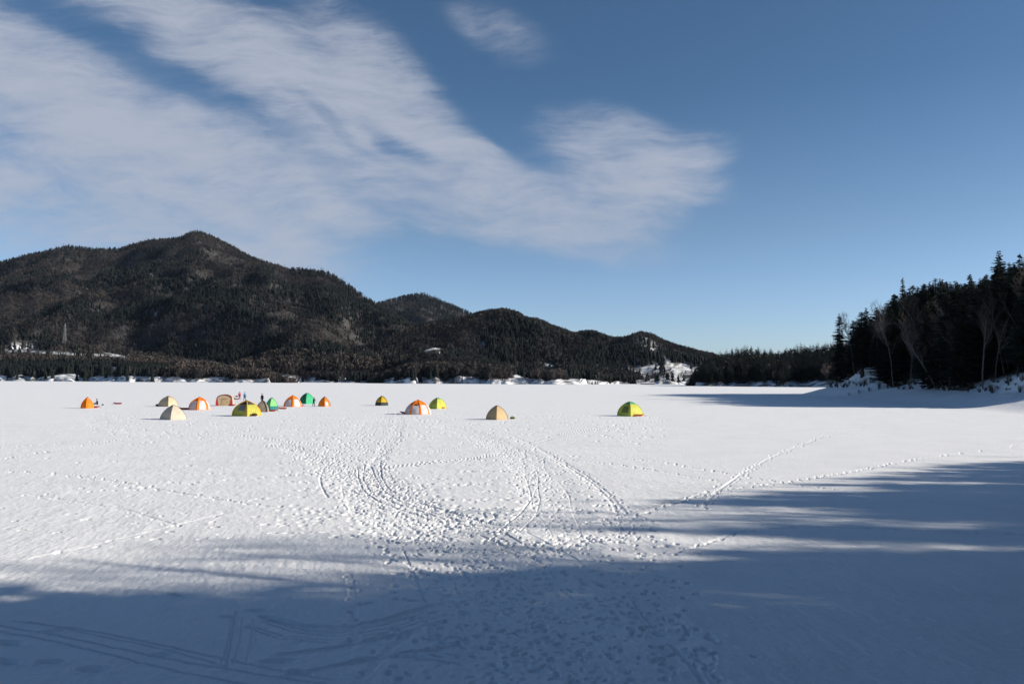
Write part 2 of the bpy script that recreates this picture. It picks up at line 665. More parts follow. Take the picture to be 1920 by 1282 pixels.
    groove([(910, 1005), (960, 1020), (1000, 1045), (1020, 1055)], .04, .04, (-1, -.6, -.1, .4, .8), .6, .2)
    groove([(930, 1000), (990, 1030), (1030, 1050)], .06, .06, (-.5, .2, .9), .6, .2)
    trample([(1050, 1040), (1040, 980), (1040, 940), (1015, 895), (985, 865), (940, 835), (890, 815), (830, 798)], 2.8, 3.0, 4.4, .11)
    groove([(1050, 1020), (1045, 985), (1020, 945), (1010, 900), (985, 862), (930, 830), (880, 812)], .06, .05, (-.9, .3), .5, .2)
    foot_line([(1185, 1020), (1172, 960), (1140, 925), (1100, 892), (1050, 862), (1000, 835), (950, 812), (880, 795)], .10)
    foot_line([(1175, 1010), (1150, 945), (1110, 905), (1060, 872), (1010, 842)], .12)
    trample([(1210, 1110), (1200, 1050), (1180, 1000), (1160, 965)], 2.4, 1.6, 3.2, .10)
    trample([(1310, 1278), (1270, 1210), (1225, 1150), (1215, 1100), (1230, 1060)], 1.1, 1.3, 6.0, .10)
    groove([(1325, 1282), (1290, 1235), (1262, 1210)], .10, .09, (0,), .6)
    groove([(1235, 1180), (1205, 1150), (1182, 1118)], .05, .06, (0,), .6)
    # ski and animal trails over the smooth right half
    foot_line([(1060, 855), (1150, 858), (1240, 866), (1330, 882), (1420, 897), (1500, 910), (1600, 922), (1700, 938), (1900, 956)], .12, .45, .05, .09)
    foot_line([(1060, 862), (1150, 870), (1240, 884), (1330, 900), (1440, 908)], .10, .45, .05, .09)
    foot_line([(1318, 952), (1336, 928), (1385, 892), (1440, 860), (1488, 840), (1540, 820), (1600, 806), (1660, 798)], .12)
    foot_line([(1060, 985), (1200, 965), (1330, 922), (1470, 905), (1600, 884), (1690, 866), (1800, 850), (1920, 834)], .13, .40, .05, .1)
    foot_line([(1180, 1045), (1290, 1030), (1380, 1000), (1460, 990), (1600, 990), (1760, 996), (1920, 1002)], .09, .40, .04, .08)
    groove([(1130, 784), (1250, 786), (1400, 792), (1600, 798), (1920, 806)], .12, .07, (0, 1.2), .6)
    groove([(1200, 780), (1400, 784), (1700, 790), (1920, 797)], .12, .07, (0,), .6)
    groove([(1215, 960), (1290, 938), (1370, 922)], .05, .06, (0, .5), .6)
    # trails on the left
    foot_line([(0, 882), (130, 890), (250, 908), (350, 926), (450, 942), (520, 950)], .13, .5, .08)
    foot_line([(0, 862), (120, 842), (230, 822), (350, 815), (480, 806), (640, 797), (700, 790)], .13, .5)
    foot_line([(0, 838), (200, 826), (330, 820), (450, 822), (560, 830), (680, 842)], .13, .5)
    foot_line([(0, 934), (150, 923), (300, 911), (430, 899), (560, 890)], .13, .5)
    foot_line([(60, 1046), (160, 1025), (240, 1006), (330, 985), (420, 962)], .08, .75)
    
    foot_line([(60, 928), (140, 940), (240, 956), (330, 985)], .07, .5)
    groove([(0, 805), (150, 800), (300, 796), (420, 802)], .12, .06, (0,), .6)
    groove([(720, 878), (800, 869), (880, 862), (960, 850)], .10, .09, (0, .5), .7)
    groove([(745, 850), (820, 846), (860, 838)], .08, .07, (0,), .6)
    groove([(440, 815), (560, 830), (680, 838)], .08, .07, (0, .5), .7)
    groove([(560, 805), (640, 796), (700, 790)], .08, .07, (0,), .7)
    groove([(1000, 832), (1060, 815), (1150, 800), (1260, 788)], .10, .09, (0, .8), .7)
    trample([(170, 780), (200, 800), (300, 815), (480, 822)], 3.0, 3.0, 1.2, .12)
    trample([(880, 800), (1000, 800), (1150, 802), (1240, 795)], 4.0, 4.0, 1.0, .12)
    # foreground in the shade
    groove([(425, 1245), (434, 1195), (442, 1145)], .04, .035, (0,), .6)
    groove([(462, 1240), (470, 1200), (474, 1160)], .03, .02, (0, .2, .4), .6)
    groove([(505, 1158), (560, 1172), (640, 1176), (720, 1162), (800, 1136)], .12, .10, (0,), .7)
    groove([(505, 1162), (560, 1180), (640, 1186), (720, 1172), (810, 1146)], .03, .03, (0, -.18, -.40, -.55), .6, .05)
    groove([(0, 1172), (120, 1190), (240, 1215), (380, 1245), (500, 1268), (600, 1282)], .04, .03, (0, .3, -.35), .6, .1)
    groove([(60, 1165), (200, 1195), (330, 1222), (420, 1250)], .04, .025, (0,), .6)
    groove([(540, 1225), (620, 1215), (700, 1200), (760, 1185)], .09, .07, (0,), .7)
    groove([(600, 1255), (680, 1235), (760, 1230), (850, 1240)], .08, .07, (0,), .7)
    groove([(770, 1222), (810, 1218), (850, 1208)], .09, .08, (0,), .7)
    groove([(560, 1262), (620, 1250), (690, 1238)], .10, .06, (0,), .6)
    foot_line([(655, 1080), (662, 1120), (664, 1170), (668, 1200)], .10, .45, .05, .12)
    groove([(758, 1035), (780, 1085), (802, 1135), (806, 1200)], .045, .035, (0,), .6)
    foot_line([(690, 1260), (720, 1225), (760, 1195)], .10, .5)
    for x, y, w in [(520, 1240, .4), (425, 1155, .25), (480, 1142, .3), (300, 1228, .3), (95, 1240, .35), (20, 1205, .4),
                    (775, 1125, .22), (565, 1260, .3), (100, 1182, .3), (330, 1115, .25), (175, 1256, .4), (10, 1240, .4)]:
        p = gp(x, y)
        stamp(p.x, p.y, w, w * .45, random.gauss(0, .4), .09, .4)
    # loose prints everywhere people walk
    for _ in range(1500):
        x = random.uniform(180, 1250)
        y = random.triangular(757, 832, 770)
        p = gp(x, y)
        a = random.uniform(0, 3.14)
        stamp(p.x, p.y, random.uniform(.2, .45), random.uniform(.14, .25), a, random.uniform(.06, .16), .5)
    for _ in range(140):
        x = random.uniform(0, 1150)
        y = random.uniform(800, 1010)
        p = gp(x, y)
        stamp(p.x, p.y, random.uniform(.15, .25), random.uniform(.08, .13), random.gauss(.6, .5), random.uniform(.04, .10), .4)
    for _ in range(60):
        x = random.uniform(480, 960)
        y = random.uniform(850, 1000)
        p = gp(x, y)
        for k in range(random.randint(3, 9)):
            stamp(p.x + .5 * k * random.uniform(.7, 1.2), p.y + k * random.uniform(-.1, .3), .2, .1, .3, .09, .4)

    Z += rim * np.clip(1 - dep * 20, 0, 1) - dep
    # the shore
    reg = RR < 2200
    zb = np.zeros_like(Z)
    zb[reg] = bank_height(X[reg], Y[reg])
    Z += zb
    sd = np.zeros_like(Z)
    sd[reg] = toe_distance(X[reg], Y[reg])
    # bare earth on the steep part of the bank and under the trees
    gz = np.hypot(np.gradient(zb, axis=0) / np.gradient(RR, axis=0), np.gradient(zb, axis=1) / (np.gradient(TH, axis=1) * RR))
    n = fbm(X / 1.6 + zb / 0.9, Y / 3.2 - zb / 1.1, 4, 61)
    dirt = 0.85 * sstep(0.95, 1.2, gz * 0.7 + n * 1.0) * sstep(8, 14, sd) * (Y > 140)
    dirt = np.clip(dirt + 0.55 * sstep(30, 40, sd) * sstep(0, .3, n + .1) * (Y > 60), 0, 1)
    # melt the sheet under the far hills
    Z = np.where(RR > 2500, -1.0, Z)
    V = np.stack([X, Y, Z], -1).reshape(-1, 3)
    idx = np.arange(nr * nth).reshape(nr, nth)
    nxt = np.roll(idx, -1, axis=1)
    Q = np.stack([idx[:-1], idx[1:], nxt[1:], nxt[:-1]], -1).reshape(-1, 4)
    T = Q
    me = mesh_np('snow_field', V, T, [M_SNOW], attrs={'dirt': dirt.reshape(-1)}, smooth=True)
    o = link('snow_field', me)
    tag(o, 'snow-covered frozen lake crossed by footprints and sled tracks, rising to a snowy shore', kind='structure')
    return o


# ------------------------------------------------------------------ far hills
class Hill:
    def __init__(self, name, sil, d0, D, tree, label, seed, rough=45.0, power=1.15, shore=4.5, snow=(), back=0.3, step=4, nt=70,
                 bare_at=0.0, shore_white=1.0):
        self.name = name
        xs = np.arange(sil[0][0], sil[-1][0] + 1, step, dtype=float)
        sx, sy = zip(*sil)
        ys = np.interp(xs, sx, sy)
        k = 3
        ys = np.convolve(np.pad(ys, k // 2, mode='edge'), np.ones(k) / k, 'valid')
        ae = np.array([ray(x, y) for x, y in zip(xs, ys)])
        self.a, e = ae[:, 0], ae[:, 1]
        self.xs = xs
        d0v = np.interp(xs, *zip(*d0)) + fbm(xs / 22.0, xs * 0, 3, seed + 3) * 25
        Dv = np.interp(xs, *zip(*D))
        Dv = np.maximum(Dv, d0v + 60)
        t = np.concatenate([np.linspace(0, 0.12, 14), np.linspace(0.12, 1, nt)[1:], np.linspace(1, 1.35, 9)[1:]])
        self.t = t
        A, T = np.meshgrid(self.a, t, indexing='ij')
        d0c, Dc, ec = d0v[:, None], Dv[:, None], e[:, None]
        Y = d0c + (Dc - d0c) * T
        X = A * Y
        zr = CAMH + ec * Dc - tree
        tt = np.clip(T, 0, 1)
        sh = shore * sstep(0, 10, Y - d0c) * (0.6 + 0.9 * fbm(X / 30, Y / 16, 4, seed + 5, 0.6)).clip(0.12, 1.5)
        if shore == 0:
            sh = sh * 0
        z = sh + np.maximum(zr - sh, 0) * (0.25 * tt + 0.75 * tt ** power)
        env = (4 * tt * (1 - tt)) ** 0.8 * np.clip(zr / 120.0, 0.05, 1.0)
        rid = 1 - 2 * np.abs(fbm(X / 420.0, Y / 420.0, 4, seed, 0.55))
        rid2 = fbm(X / 130.0, Y / 130.0, 3, seed + 8)
        z = z + env * (rough * 1.6 * (rid - 0.55) + rough * 0.4 * rid2)
        lim = CAMH + ec * Y - tree - 6 * (1 - tt)
        z = np.where(T <= 1, np.minimum(z, np.maximum(lim, sh)), zr - (Y - Dc) * back)
        z = np.where(zr < 0, np.minimum(z, zr), z)
        z[:, 0] = -0.6
        self.X, self.Y, self.Z, self.T = X, Y, z, T
        # bare snow: the shore cliffs and the named clearings (photo places turned into ground places)
        n = fbm(X / 14, Y / 14, 4, seed + 2)
        band = 1 - sstep(9, 30, Y - d0c + 20 * n)
        white = (1 - sstep(10, 34, Y - d0c + 22 * n)) * shore_white
        clear = np.zeros_like(z)
        notree = np.zeros_like(z)
        ev = (z - CAMH) / Y
        for (cx, cy, rx, ry, ang, *st) in snow:
            ca, ce = ray(cx, cy)
            du = (A - ca) * FPX
            c, s = math.cos(R(ang)), math.sin(R(ang))
            for up in (13, 8.5, 4, 0):
              dv = (ce - ev - up / Y) * FPX
              q = np.hypot((du * c + dv * s) / rx, (-du * s + dv * c) / ry)
              notree = np.maximum(notree, (st[0] if st else 1.0) * (1 - sstep(0.85, 1.15, q + 0.4 * n)))
            clear = np.maximum(clear, (st[0] if st else 1.0) * (1 - sstep(0.7, 1.15, q + 0.4 * n)))
        self.clear = np.maximum(notree, band * 0.8)
        rock = sstep(-0.12, 0.25, fbm(X / 7, Y / 4.5 + z / 0.9, 4, seed + 15)) * 0.9
        veg = 0.985 + 0.05 * fbm(X / 30, Y / 30, 3, seed + 21)
        dirt = veg * (1 - np.maximum(clear, white)) + np.maximum(white, clear * 0.8) * rock
        na, ntt = X.shape
        V = np.stack([X, Y, z], -1).reshape(-1, 3)
        idx = np.arange(na * ntt).reshape(na, ntt)
        Q = np.stack([idx[:-1, :-1], idx[1:, :-1], idx[1:, 1:], idx[:-1, 1:]], -1).reshape(-1, 4)
        me = mesh_np(name, V, Q, [M_HILL], attrs={'dirt': np.clip(dirt, 0, 1).reshape(-1)}, smooth=True)
        self.ob = tag(link(name, me), label, kind='structure')

    def at(self, G, fi, ft):
        i = np.clip(fi.astype(int), 0, G.shape[0] - 2)
        j = np.clip(ft.astype(int), 0, G.shape[1] - 2)
        u, v = fi - i, ft - j
        return (G[i, j] * (1 - u) * (1 - v) + G[i + 1, j] * u * (1 - v) + G[i, j + 1] * (1 - u) * v + G[i + 1, j + 1] * u * v)

    def scatter(self, n, tmin=0.0, tmax=1.04, rng=RNG, xr=None):
        """points spread evenly over the ground of the hill"""
        na = len(self.a)
        lo, hi = (0, na - 1)
        if xr:
            lo = np.searchsorted(self.xs, xr[0])
            hi = np.searchsorted(self.xs, xr[1]) - 1
        fi = rng.uniform(lo, hi, n * 3)
        t = rng.uniform(tmin, tmax, n * 3)
        ft = np.interp(t, self.t, np.arange(len(self.t)))
        Y = self.at(self.Y, fi, ft)
        depth = self.at(np.repeat((self.Y[:, -1] - self.Y[:, 0])[:, None], len(self.t), 1), fi, ft)
        wgt = Y * depth
        keep = rng.uniform(0, 1, len(Y)) < wgt / wgt.max()
        cl = self.at(self.clear, fi, ft)
        keep &= rng.uniform(0, 1, len(Y)) > cl * 1.05
        fi, ft, t = fi[keep][:n], ft[keep][:n], t[keep][:n]
        return self.at(self.X, fi, ft), self.at(self.Y, fi, ft), self.at(self.Z, fi, ft), t


def tmpl(mb):
    V, F = [], []
    for f in mb.f:
        for k in range(1, len(f) - 1):
            F.append((f[0], f[k], f[k + 1]))
    return np.array(mb.v, np.float32), np.array(F, np.int32)


def far_conifer(seed, tiers=3, sides=5):
    rn = random.Random(seed)
    mb = MB()
    for k in range(tiers):
        z0 = 0.08 + 0.80 * k / tiers
        z1 = min(1.0, z0 + 0.55 if k < tiers - 1 else 1.0)
        r = 0.21 * (1 - z0) ** 0.8 + 0.02
        ph = rn.random() * 6
        ring = [(r * rn.uniform(.65, 1.2) * math.cos(ph + 6.283 * i / sides), r * rn.uniform(.65, 1.2) * math.sin(ph + 6.283 * i / sides),
                 z0 - rn.uniform(0, .07)) for i in range(sides)]
        mb.add(ring + [(rn.uniform(-.01, .01), 0, z1)], [(i, (i + 1) % sides, sides) for i in range(sides)])
    return tmpl(mb)


def far_bare(seed, blades=9, wide=0.2):
    rn = random.Random(seed)
    mb = MB()
    mb.add([(-.014, 0, 0), (.014, 0, 0), (0, 0, .9)], [(0, 1, 2)])
    mb.add([(0, -.014, 0), (0, .014, 0), (0, 0, .9)], [(0, 1, 2)])
    for i in range(blades):
        z0 = rn.uniform(.25, .75)
        a = rn.uniform(0, 6.283)
        r = rn.uniform(.5, 1) * wide
        z1 = min(1.0, z0 + rn.uniform(.2, .45))
        w = rn.uniform(.018, .04)
        c, s = math.cos(a), math.sin(a)
        mb.add([(0, 0, z0), (r * c - w * s, r * s + w * c, z1), (r * c + w * s, r * s - w * c, z1 - .05)], [(0, 1, 2)])
    return tmpl(mb)


FAR_CON = [far_conifer(i) for i in range(4)]
FAR_CON_LO = [far_conifer(20 + i, 2, 4) for i in range(4)]
FAR_BARE = [far_bare(i) for i in range(4)]
FAR_BARE_LO = [far_bare(30 + i, 6, .24) for i in range(4)]


def merge_trees(sets):
    """sets: list of (template, x, y, z, height, width factor, tint, material index) -> arrays of one mesh"""
    VV, FF, MM, TT = [], [], [], []
    off = 0
    for (tv, tf), x, y, z, h, w, tint, mi in sets:
        n = len(x)
        if n == 0:
            continue
        ang = RNG.uniform(0, 6.283, n)
        c, s = np.cos(ang), np.sin(ang)
        vx = tv[None, :, 0] * c[:, None] - tv[None, :, 1] * s[:, None]
        vy = tv[None, :, 0] * s[:, None] + tv[None, :, 1] * c[:, None]
        hw = (h * w)[:, None]
        P = np.stack([x[:, None] + vx * hw, y[:, None] + vy * hw, z[:, None] + tv[None, :, 2] * h[:, None]], -1)
        F = tf[None] + (np.arange(n) * len(tv))[:, None, None] + off
        VV.append(P.reshape(-1, 3))
        FF.append(F.reshape(-1, 3))
        MM.append(np.full(n * len(tf), mi))
        TT.append(np.repeat(tint, len(tv)))
        off += n * len(tv)
    return np.concatenate(VV), np.concatenate(FF), np.concatenate(MM), np.concatenate(TT)


def far_wood(name, label, parts):
    sets = []
    for (x, y, z, h, isbare, tint, lo) in parts:
        var = RNG.integers(0, 4, len(x))
        for k in range(4):
            for b in (False, True):
                sel = (var == k) & (isbare == b)
                if not sel.any():
                    continue
                tp = (FAR_BARE_LO if lo else FAR_BARE)[k] if b else (FAR_CON_LO if lo else FAR_CON)[k]
                w = RNG.uniform(.8, 1.25, sel.sum()) * (1.5 if b else 1.25)
                sets.append((tp, x[sel], y[sel], z[sel] - 0.3, h[sel], w, tint[sel], 1 if b else 0))
    V, F, Mi, Ti = merge_trees(sets)
    me = mesh_np(name, V, F, [M_FARCON, M_FARBARE], Mi, {'tint': Ti})
    return tag(link(name, me), label, 'wood', kind='stuff')


def hill_wood(hill, n, name, label, hmin, hmax, bare_bias, seed, lo=True, extra=()):
    x, y, z, t = hill.scatter(n)
    sp = fbm(x / 160.0, y / 160.0, 4, seed) + 0.25 * fbm(x / 45.0, y / 45.0, 2, seed + 4) + bare_bias(x, y, z, t)
    bare = sp + RNG.normal(0, .20, len(x)) > 0.0
    h = RNG.uniform(hmin, hmax, len(x)) * np.where(bare, 0.92, 1.0)
    tint = np.clip(0.32 + 0.45 * fbm(x / 90, y / 90, 3, seed + 9) + RNG.normal(0, .18, len(x)), 0, 1)
    parts = [(x, y, z, h, bare, tint, lo)]
    for (xr, t0, t1, m, h0, h1, fb) in extra:
        a = hill.scatter(m, t0, t1, xr=xr)
        b = RNG.uniform(0, 1, len(a[0])) < fb
        parts.append((a[0], a[1], a[2], RNG.uniform(h0, h1, len(a[0])), b, np.clip(RNG.normal(.60, .2, len(a[0])), 0, 1), False))
    return far_wood(name, label, parts)


def build_hills():
    A = Hill('mountain', [(-420, 560), (-200, 520), (-90, 505), (0, 491), (60, 475), (125, 461), (175, 465), (222, 467), (250, 458),
                          (280, 450), (318, 447), (338, 445), (352, 438), (370, 434), (386, 438), (412, 450), (440, 465), (470, 482), (500, 493),
                          (540, 504), (575, 505), (605, 507), (630, 518), (660, 538), (690, 558), (720, 578), (790, 618), (880, 665),
                          (960, 700), (1000, 730)],
             [(-420, 1500), (200, 1250), (480, 1150), (700, 1150), (1000, 1300)],
             [(-420, 3000), (0, 2900), (370, 3100), (600, 2700), (800, 2200), (1000, 1600)], 9,
             'broad wooded mountain across the lake with a brown summit', 101, rough=70, power=1.25,
             snow=[(292, 588, 12, 2, 8, .5), (280, 515, 8, 2.2, 0, .6), (30, 655, 34, 5, -8), (150, 500, 6, 3, 0)], nt=90)
    B = Hill('mountain', [(560, 660), (640, 600), (690, 572), (725, 564), (750, 558), (775, 552), (792, 550), (812, 556), (840, 569),
                          (872, 583), (910, 602), (960, 640), (1010, 700)],
             [(560, 2600), (1010, 2600)], [(560, 4300), (1010, 4300)], 9,
             'distant pointed mountain rising behind the nearer wooded ridges', 202, rough=60, shore=0, shore_white=0)
    C = Hill('wooded_hill', [(560, 705), (640, 660), (700, 632), (770, 612), (830, 602), (870, 596), (900, 586), (945, 580), (970, 586),
                             (985, 597), (1010, 600), (1035, 612), (1060, 620), (1080, 628), (1110, 645), (1150, 672), (1190, 700), (1230, 735)],
             [(560, 1150), (700, 1100), (900, 1050), (1110, 1050), (1230, 1250)],
             [(560, 1700), (800, 1900), (945, 1950), (1080, 1750), (1230, 1400)], 11,
             'dark wooded hill behind the far shore, left of the snowy cliffs', 303, rough=48,
             snow=[(1032, 686, 17, 5, 12), (905, 645, 9, 3, 0), (1100, 640, 6, 2, 0)])
    D = Hill('wooded_hill', [(960, 690), (1020, 650), (1060, 630), (1090, 623), (1112, 621), (1130, 628), (1150, 634), (1175, 633), (1190, 627),
                             (1205, 623), (1222, 628), (1240, 638), (1275, 650), (1310, 659), (1335, 664), (1360, 674), (1420, 700), (1500, 730)],
             [(960, 1250), (1120, 1180), (1200, 1130), (1320, 1120), (1500, 1300)],
             [(960, 2300), (1110, 2300), (1205, 2000), (1335, 2100), (1500, 1900)], 9,
             'snow-flecked wooded hill at the far end of the lake', 404, rough=42, shore=6,
             snow=[(1258, 682, 24, 3.0, 40), (1285, 690, 22, 3.0, 40), (1270, 700, 36, 12, 10, .5), (1225, 711, 46, 7, 0, .75), (1155, 708, 22, 9, -45, .6),
                   (1212, 645, 22, 12, 20, .55), (1290, 710, 30, 7, 0, .9), (1195, 690, 40, 16, 0, .35), (1245, 702, 72, 24, 0, .78)])
    E = Hill('wooded_hill', [(690, 712), (715, 704), (740, 694), (770, 668), (793, 644), (812, 638), (836, 641), (862, 652), (900, 667), (940, 680),
                             (965, 684), (985, 692), (1010, 698), (1040, 694), (1065, 692), (1085, 694), (1100, 702), (1112, 714), (1125, 726)],
             [(690, 1000), (800, 950), (960, 930), (1060, 930), (1125, 980)],
             [(690, 1060), (740, 1120), (800, 1250), (860, 1270), (960, 1080), (1000, 1010), (1070, 1010), (1125, 1010)], 11,
             'low wooded spur with pale bare trees reaching the far shore', 505, rough=14, shore=6.5,
             snow=[(812, 650, 26, 6, -8), (972, 700, 12, 9, -30), (978, 712, 22, 5, 0), (1082, 704, 22, 9, 12, .92), (1090, 714, 30, 5, 0), (830, 661, 10, 3, 0)], nt=44)
    F = Hill('wooded_hill', [(-420, 640), (-100, 646), (0, 645), (60, 640), (120, 638), (180, 645), (240, 654), (320, 664), (400, 676), (470, 690), (520, 704), (560, 716)],
             [(-420, 1150), (0, 1120), (150, 1080), (300, 1020), (560, 980)],
             [(-420, 1500), (120, 1420), (300, 1350), (470, 1180), (560, 1080)], 12,
             'low wooded rise along the left shore with a snowy clearing', 606, rough=10, shore=6,
             snow=[(120, 662, 115, 2.8, 3, .85), (218, 664, 30, 3.2, 13, .95), (34, 656, 42, 3.2, -8, .92), (130, 705, 24, 5, 0), (215, 690, 8, 3, 0)], nt=40)
    G = Hill('wooded_headland', [(1285, 745), (1300, 728), (1312, 712), (1330, 694), (1350, 686), (1375, 680), (1400, 676), (1430, 680), (1455, 684),
                                 (1480, 680), (1505, 672), (1530, 674), (1560, 670), (1600, 664), (1700, 650), (1850, 640)],
             [(1285, 800), (1320, 745), (1400, 730), (1520, 690), (1600, 660), (1850, 600)],
             [(1285, 860), (1330, 850), (1400, 850), (1520, 820), (1600, 800), (1850, 760)], 0.5,
             'dark wooded headland on the right between the lake and the bank', 707, rough=4, shore=4.0, nt=30, step=4)
    zero = lambda x, y, z, t: 0.0

    def biasA(x, y, z, t):
        # the open brown summit slope facing right, and brown woods low down
        return 0.20 * sstep(.8, 1, t) + 0.02 + 0.30 * (1 - sstep(.0, .14, t)) + 0.6 * np.exp(-(((x / y + 0.375) / 0.045) ** 2 + ((t - .82) / .16) ** 2))
    hill_wood(A, 115000, 'mountain_forest', 'dense mixed forest covering the broad mountain across the lake', 9, 15, biasA, 1,
              extra=[((380, 720), 0.02, 0.07, 1500, 13, 19, .9), ((-400, 800), .96, 1.01, 1800, 13, 20, .35)])
    hill_wood(B, 12000, 'mountain_forest', 'distant forest covering the pointed mountain behind the ridges', 18, 24, lambda x, y, z, t: 0.02, 2)
    hill_wood(C, 22000, 'hill_forest', 'dark mixed forest on the hill behind the far shore', 12, 18, lambda x, y, z, t: 0.0, 3, extra=[((620, 1150), .95, 1.01, 700, 13, 19, .25)])
    hill_wood(D, 17000, 'hill_forest', 'sparse mixed forest on the snow-flecked hill at the lake end', 11, 16, lambda x, y, z, t: 0.05, 4, extra=[((1040, 1360), .96, 1.01, 600, 12, 18, .25)])
    hill_wood(E, 3800, 'shore_forest', 'mixed forest with pale bare trunks on the low spur', 10, 15, lambda x, y, z, t: 0.25 - 0.5 * t, 5, lo=False,
              extra=[((740, 1050), 0.05, 0.30, 1300, 10, 15, .93)])
    hill_wood(F, 7500, 'shore_forest', 'brown and dark green forest on the low left rise', 10, 15,
              lambda x, y, z, t: np.where(t > .42, 0.25, -0.22) + 0.6 * sstep(-.43, -.39, x / y), 6, lo=False, extra=[((0, 460), .45, .8, 1500, 11, 15, .92), ((330, 560), .05, .5, 1000, 11, 16, .95)])
    return dict(A=A, B=B, C=C, D=D, E=E, F=F, G=G)


# ------------------------------------------------------------------ near trees
def conifer_parts(seed, whorls=42, spread=0.17, start=0.08):
    """trunk and needle crown of an evergreen one unit tall"""
    rn = random.Random(seed)
    tr = MB()
    tr.tube([(0, 0, -.03), (.002, 0, .3), (0, .002, .7), (0, 0, .97)], [.017, .013, .007, .002], 7)
    cr = MB()
    for k in range(whorls):
        t = k / (whorls - 1)
        z = start + (0.985 - start) * t ** 0.92
        z += rn.gauss(0, .006)
        rmax = spread * (1 - min(1, (z - start) / (1 - start))) ** 0.68 * rn.uniform(.8, 1.15) + 0.006
        if z < start + .12:
            rmax *= 0.55 + 0.45 * (z - start) / .12
        nb = 8 if t < .75 else 6
        zb0 = z
        ph = rn.random() * 6.283
        for b in range(nb):
            if rn.random() < .12:
                continue
            a = ph + 6.283 * b / nb + rn.gauss(0, .2)
            L = rmax * rn.uniform(.5, 1.2)
            z = zb0 + rn.gauss(0, .010)
            droop = rn.uniform(.12, .34) * (1 - 0.6 * t)
            c, s = math.cos(a), math.sin(a)
            seg = 4
            for j in range(seg):
                f = (j + .5) / seg
                for side in (-1, 1):
                    rr = L * f
                    w = L * .30 * (1.15 - f) + .006
                    zz = z - L * droop * f * 1.4 + L * .16 * f * f
                    out = rr + w * .9 * rn.uniform(.7, 1.3)
                    p0 = (rr * c, rr * s, zz)
                    p1 = (out * c - side * w * s, out * s + side * w * c, zz - w * rn.uniform(.1, .5))
                    q = rr - L / seg * .6
                    p2 = (q * c, q * s, zz + .006)
                    p3 = ((q + w * .4) * c - side * w * .7 * s, (q + w * .4) * s + side * w * .7 * c, zz - w * rn.uniform(.2, .7))
                    cr.add([p0, p1, p3, p2], [(0, 1, 2, 3)])
    cr.add([(-.004, 0, .96), (.004, 0, .96), (0, 0, 1.0)], [(0, 1, 2)])
    cr.add([(0, -.004, .96), (0, .004, .96), (0, 0, 1.0)], [(0, 1, 2)])
    return tr, cr


def bare_parts(seed, fork=0.5, lean=0.0, twigs=1.0, rad=.0095, up=0.75):
    """trunk with limbs, and twig crown, of a leafless tree one unit tall"""
    rn = random.Random(seed)
    tr, cr = MB(), MB()

    def grow(p, d, L, r, lev):
        n = 4 if lev == 0 else 3
        pts, rad_ = [p.copy()], [r]
        q = p.copy()
        dd = d.copy()
        for i in range(n):
            dd = (dd + Vector((rn.gauss(0, .09), rn.gauss(0, .09), .05 if lev else 0.02))).normalized()
            q = q + dd * (L / n)
            pts.append(q.copy())
            rad_.append(max(r * (1 - .62 * (i + 1) / n), .0008))
        (tr if lev < 2 else cr).tube(pts, rad_, 6 if lev == 0 else (4 if lev == 1 else 3), cap=False)
        if lev >= 3:
            return
        kids = {0: rn.randint(7, 9), 1: rn.randint(4, 6), 2: int(rn.randint(4, 6) * twigs)}[lev]
        for k in range(kids):
            f = rn.uniform(fork if lev == 0 else .25, 1.0)
            x = f * n
            i = min(int(x), n - 1)
            pp = pts[i].lerp(pts[i + 1], x - i)
            a = rn.uniform(0, 6.283)
            side = Vector((math.cos(a), math.sin(a), 0))
            nd = (dd * up + side * rn.uniform(.45, .9) + Vector((0, 0, .35))).normalized()
            LL = {0: rn.uniform(.20, .38), 1: rn.uniform(.10, .17), 2: rn.uniform(.05, .09)}[lev] * (1.1 - .35 * f)
            grow(pp, nd, LL, max(rad_[i] * (.55 if lev < 2 else .5), .0011), lev + 1)

    d0 = Vector((lean, 0, 1)).normalized()
    grow(Vector((0, 0, -.03)), d0, .82, rad, 0)
    zmax = max(v[2] for v in tr.v + cr.v)
    for m in (tr, cr):
        m.v = [(x / zmax, y / zmax, z / zmax) for x, y, z in m.v]
    return tr, cr


def shrub_parts(seed, stems=16):
    rn = random.Random(seed)
    mb = MB()
    for k in range(stems):
        a = rn.uniform(0, 6.283)
        l = rn.uniform(.5, 1)
        c, s = math.cos(a), math.sin(a)
        r1 = rn.uniform(.1, .5) * l
        mid = (r1 * .5 * c, r1 * .5 * s, l * .5)
        top = (r1 * c, r1 * s, l)
        mb.tube([(0.05 * c, .05 * s, -.05), mid, top], [.016, .012, .004], 3, cap=False)
        for j in range(5):
            f = rn.uniform(.3, .95)
            b = [mid[i] + (top[i] - mid[i]) * max(0, f * 2 - 1) if f > .5 else mid[i] * f * 2 for i in range(3)]
            g = rn.uniform(0, 6.283)
            e = (b[0] + .22 * math.cos(g) * rn.uniform(.4, 1), b[1] + .22 * math.sin(g) * rn.uniform(.4, 1), b[2] + rn.uniform(.02, .28))
            mb.tube([b, e], [.008, .003], 3, cap=False)
    return mb


def proto_mesh(mb, name, mat):
    o = mb.build(name, mat)
    me = o.data
    bpy.data.objects.remove(o)
    return me


CON, BARE = [], []


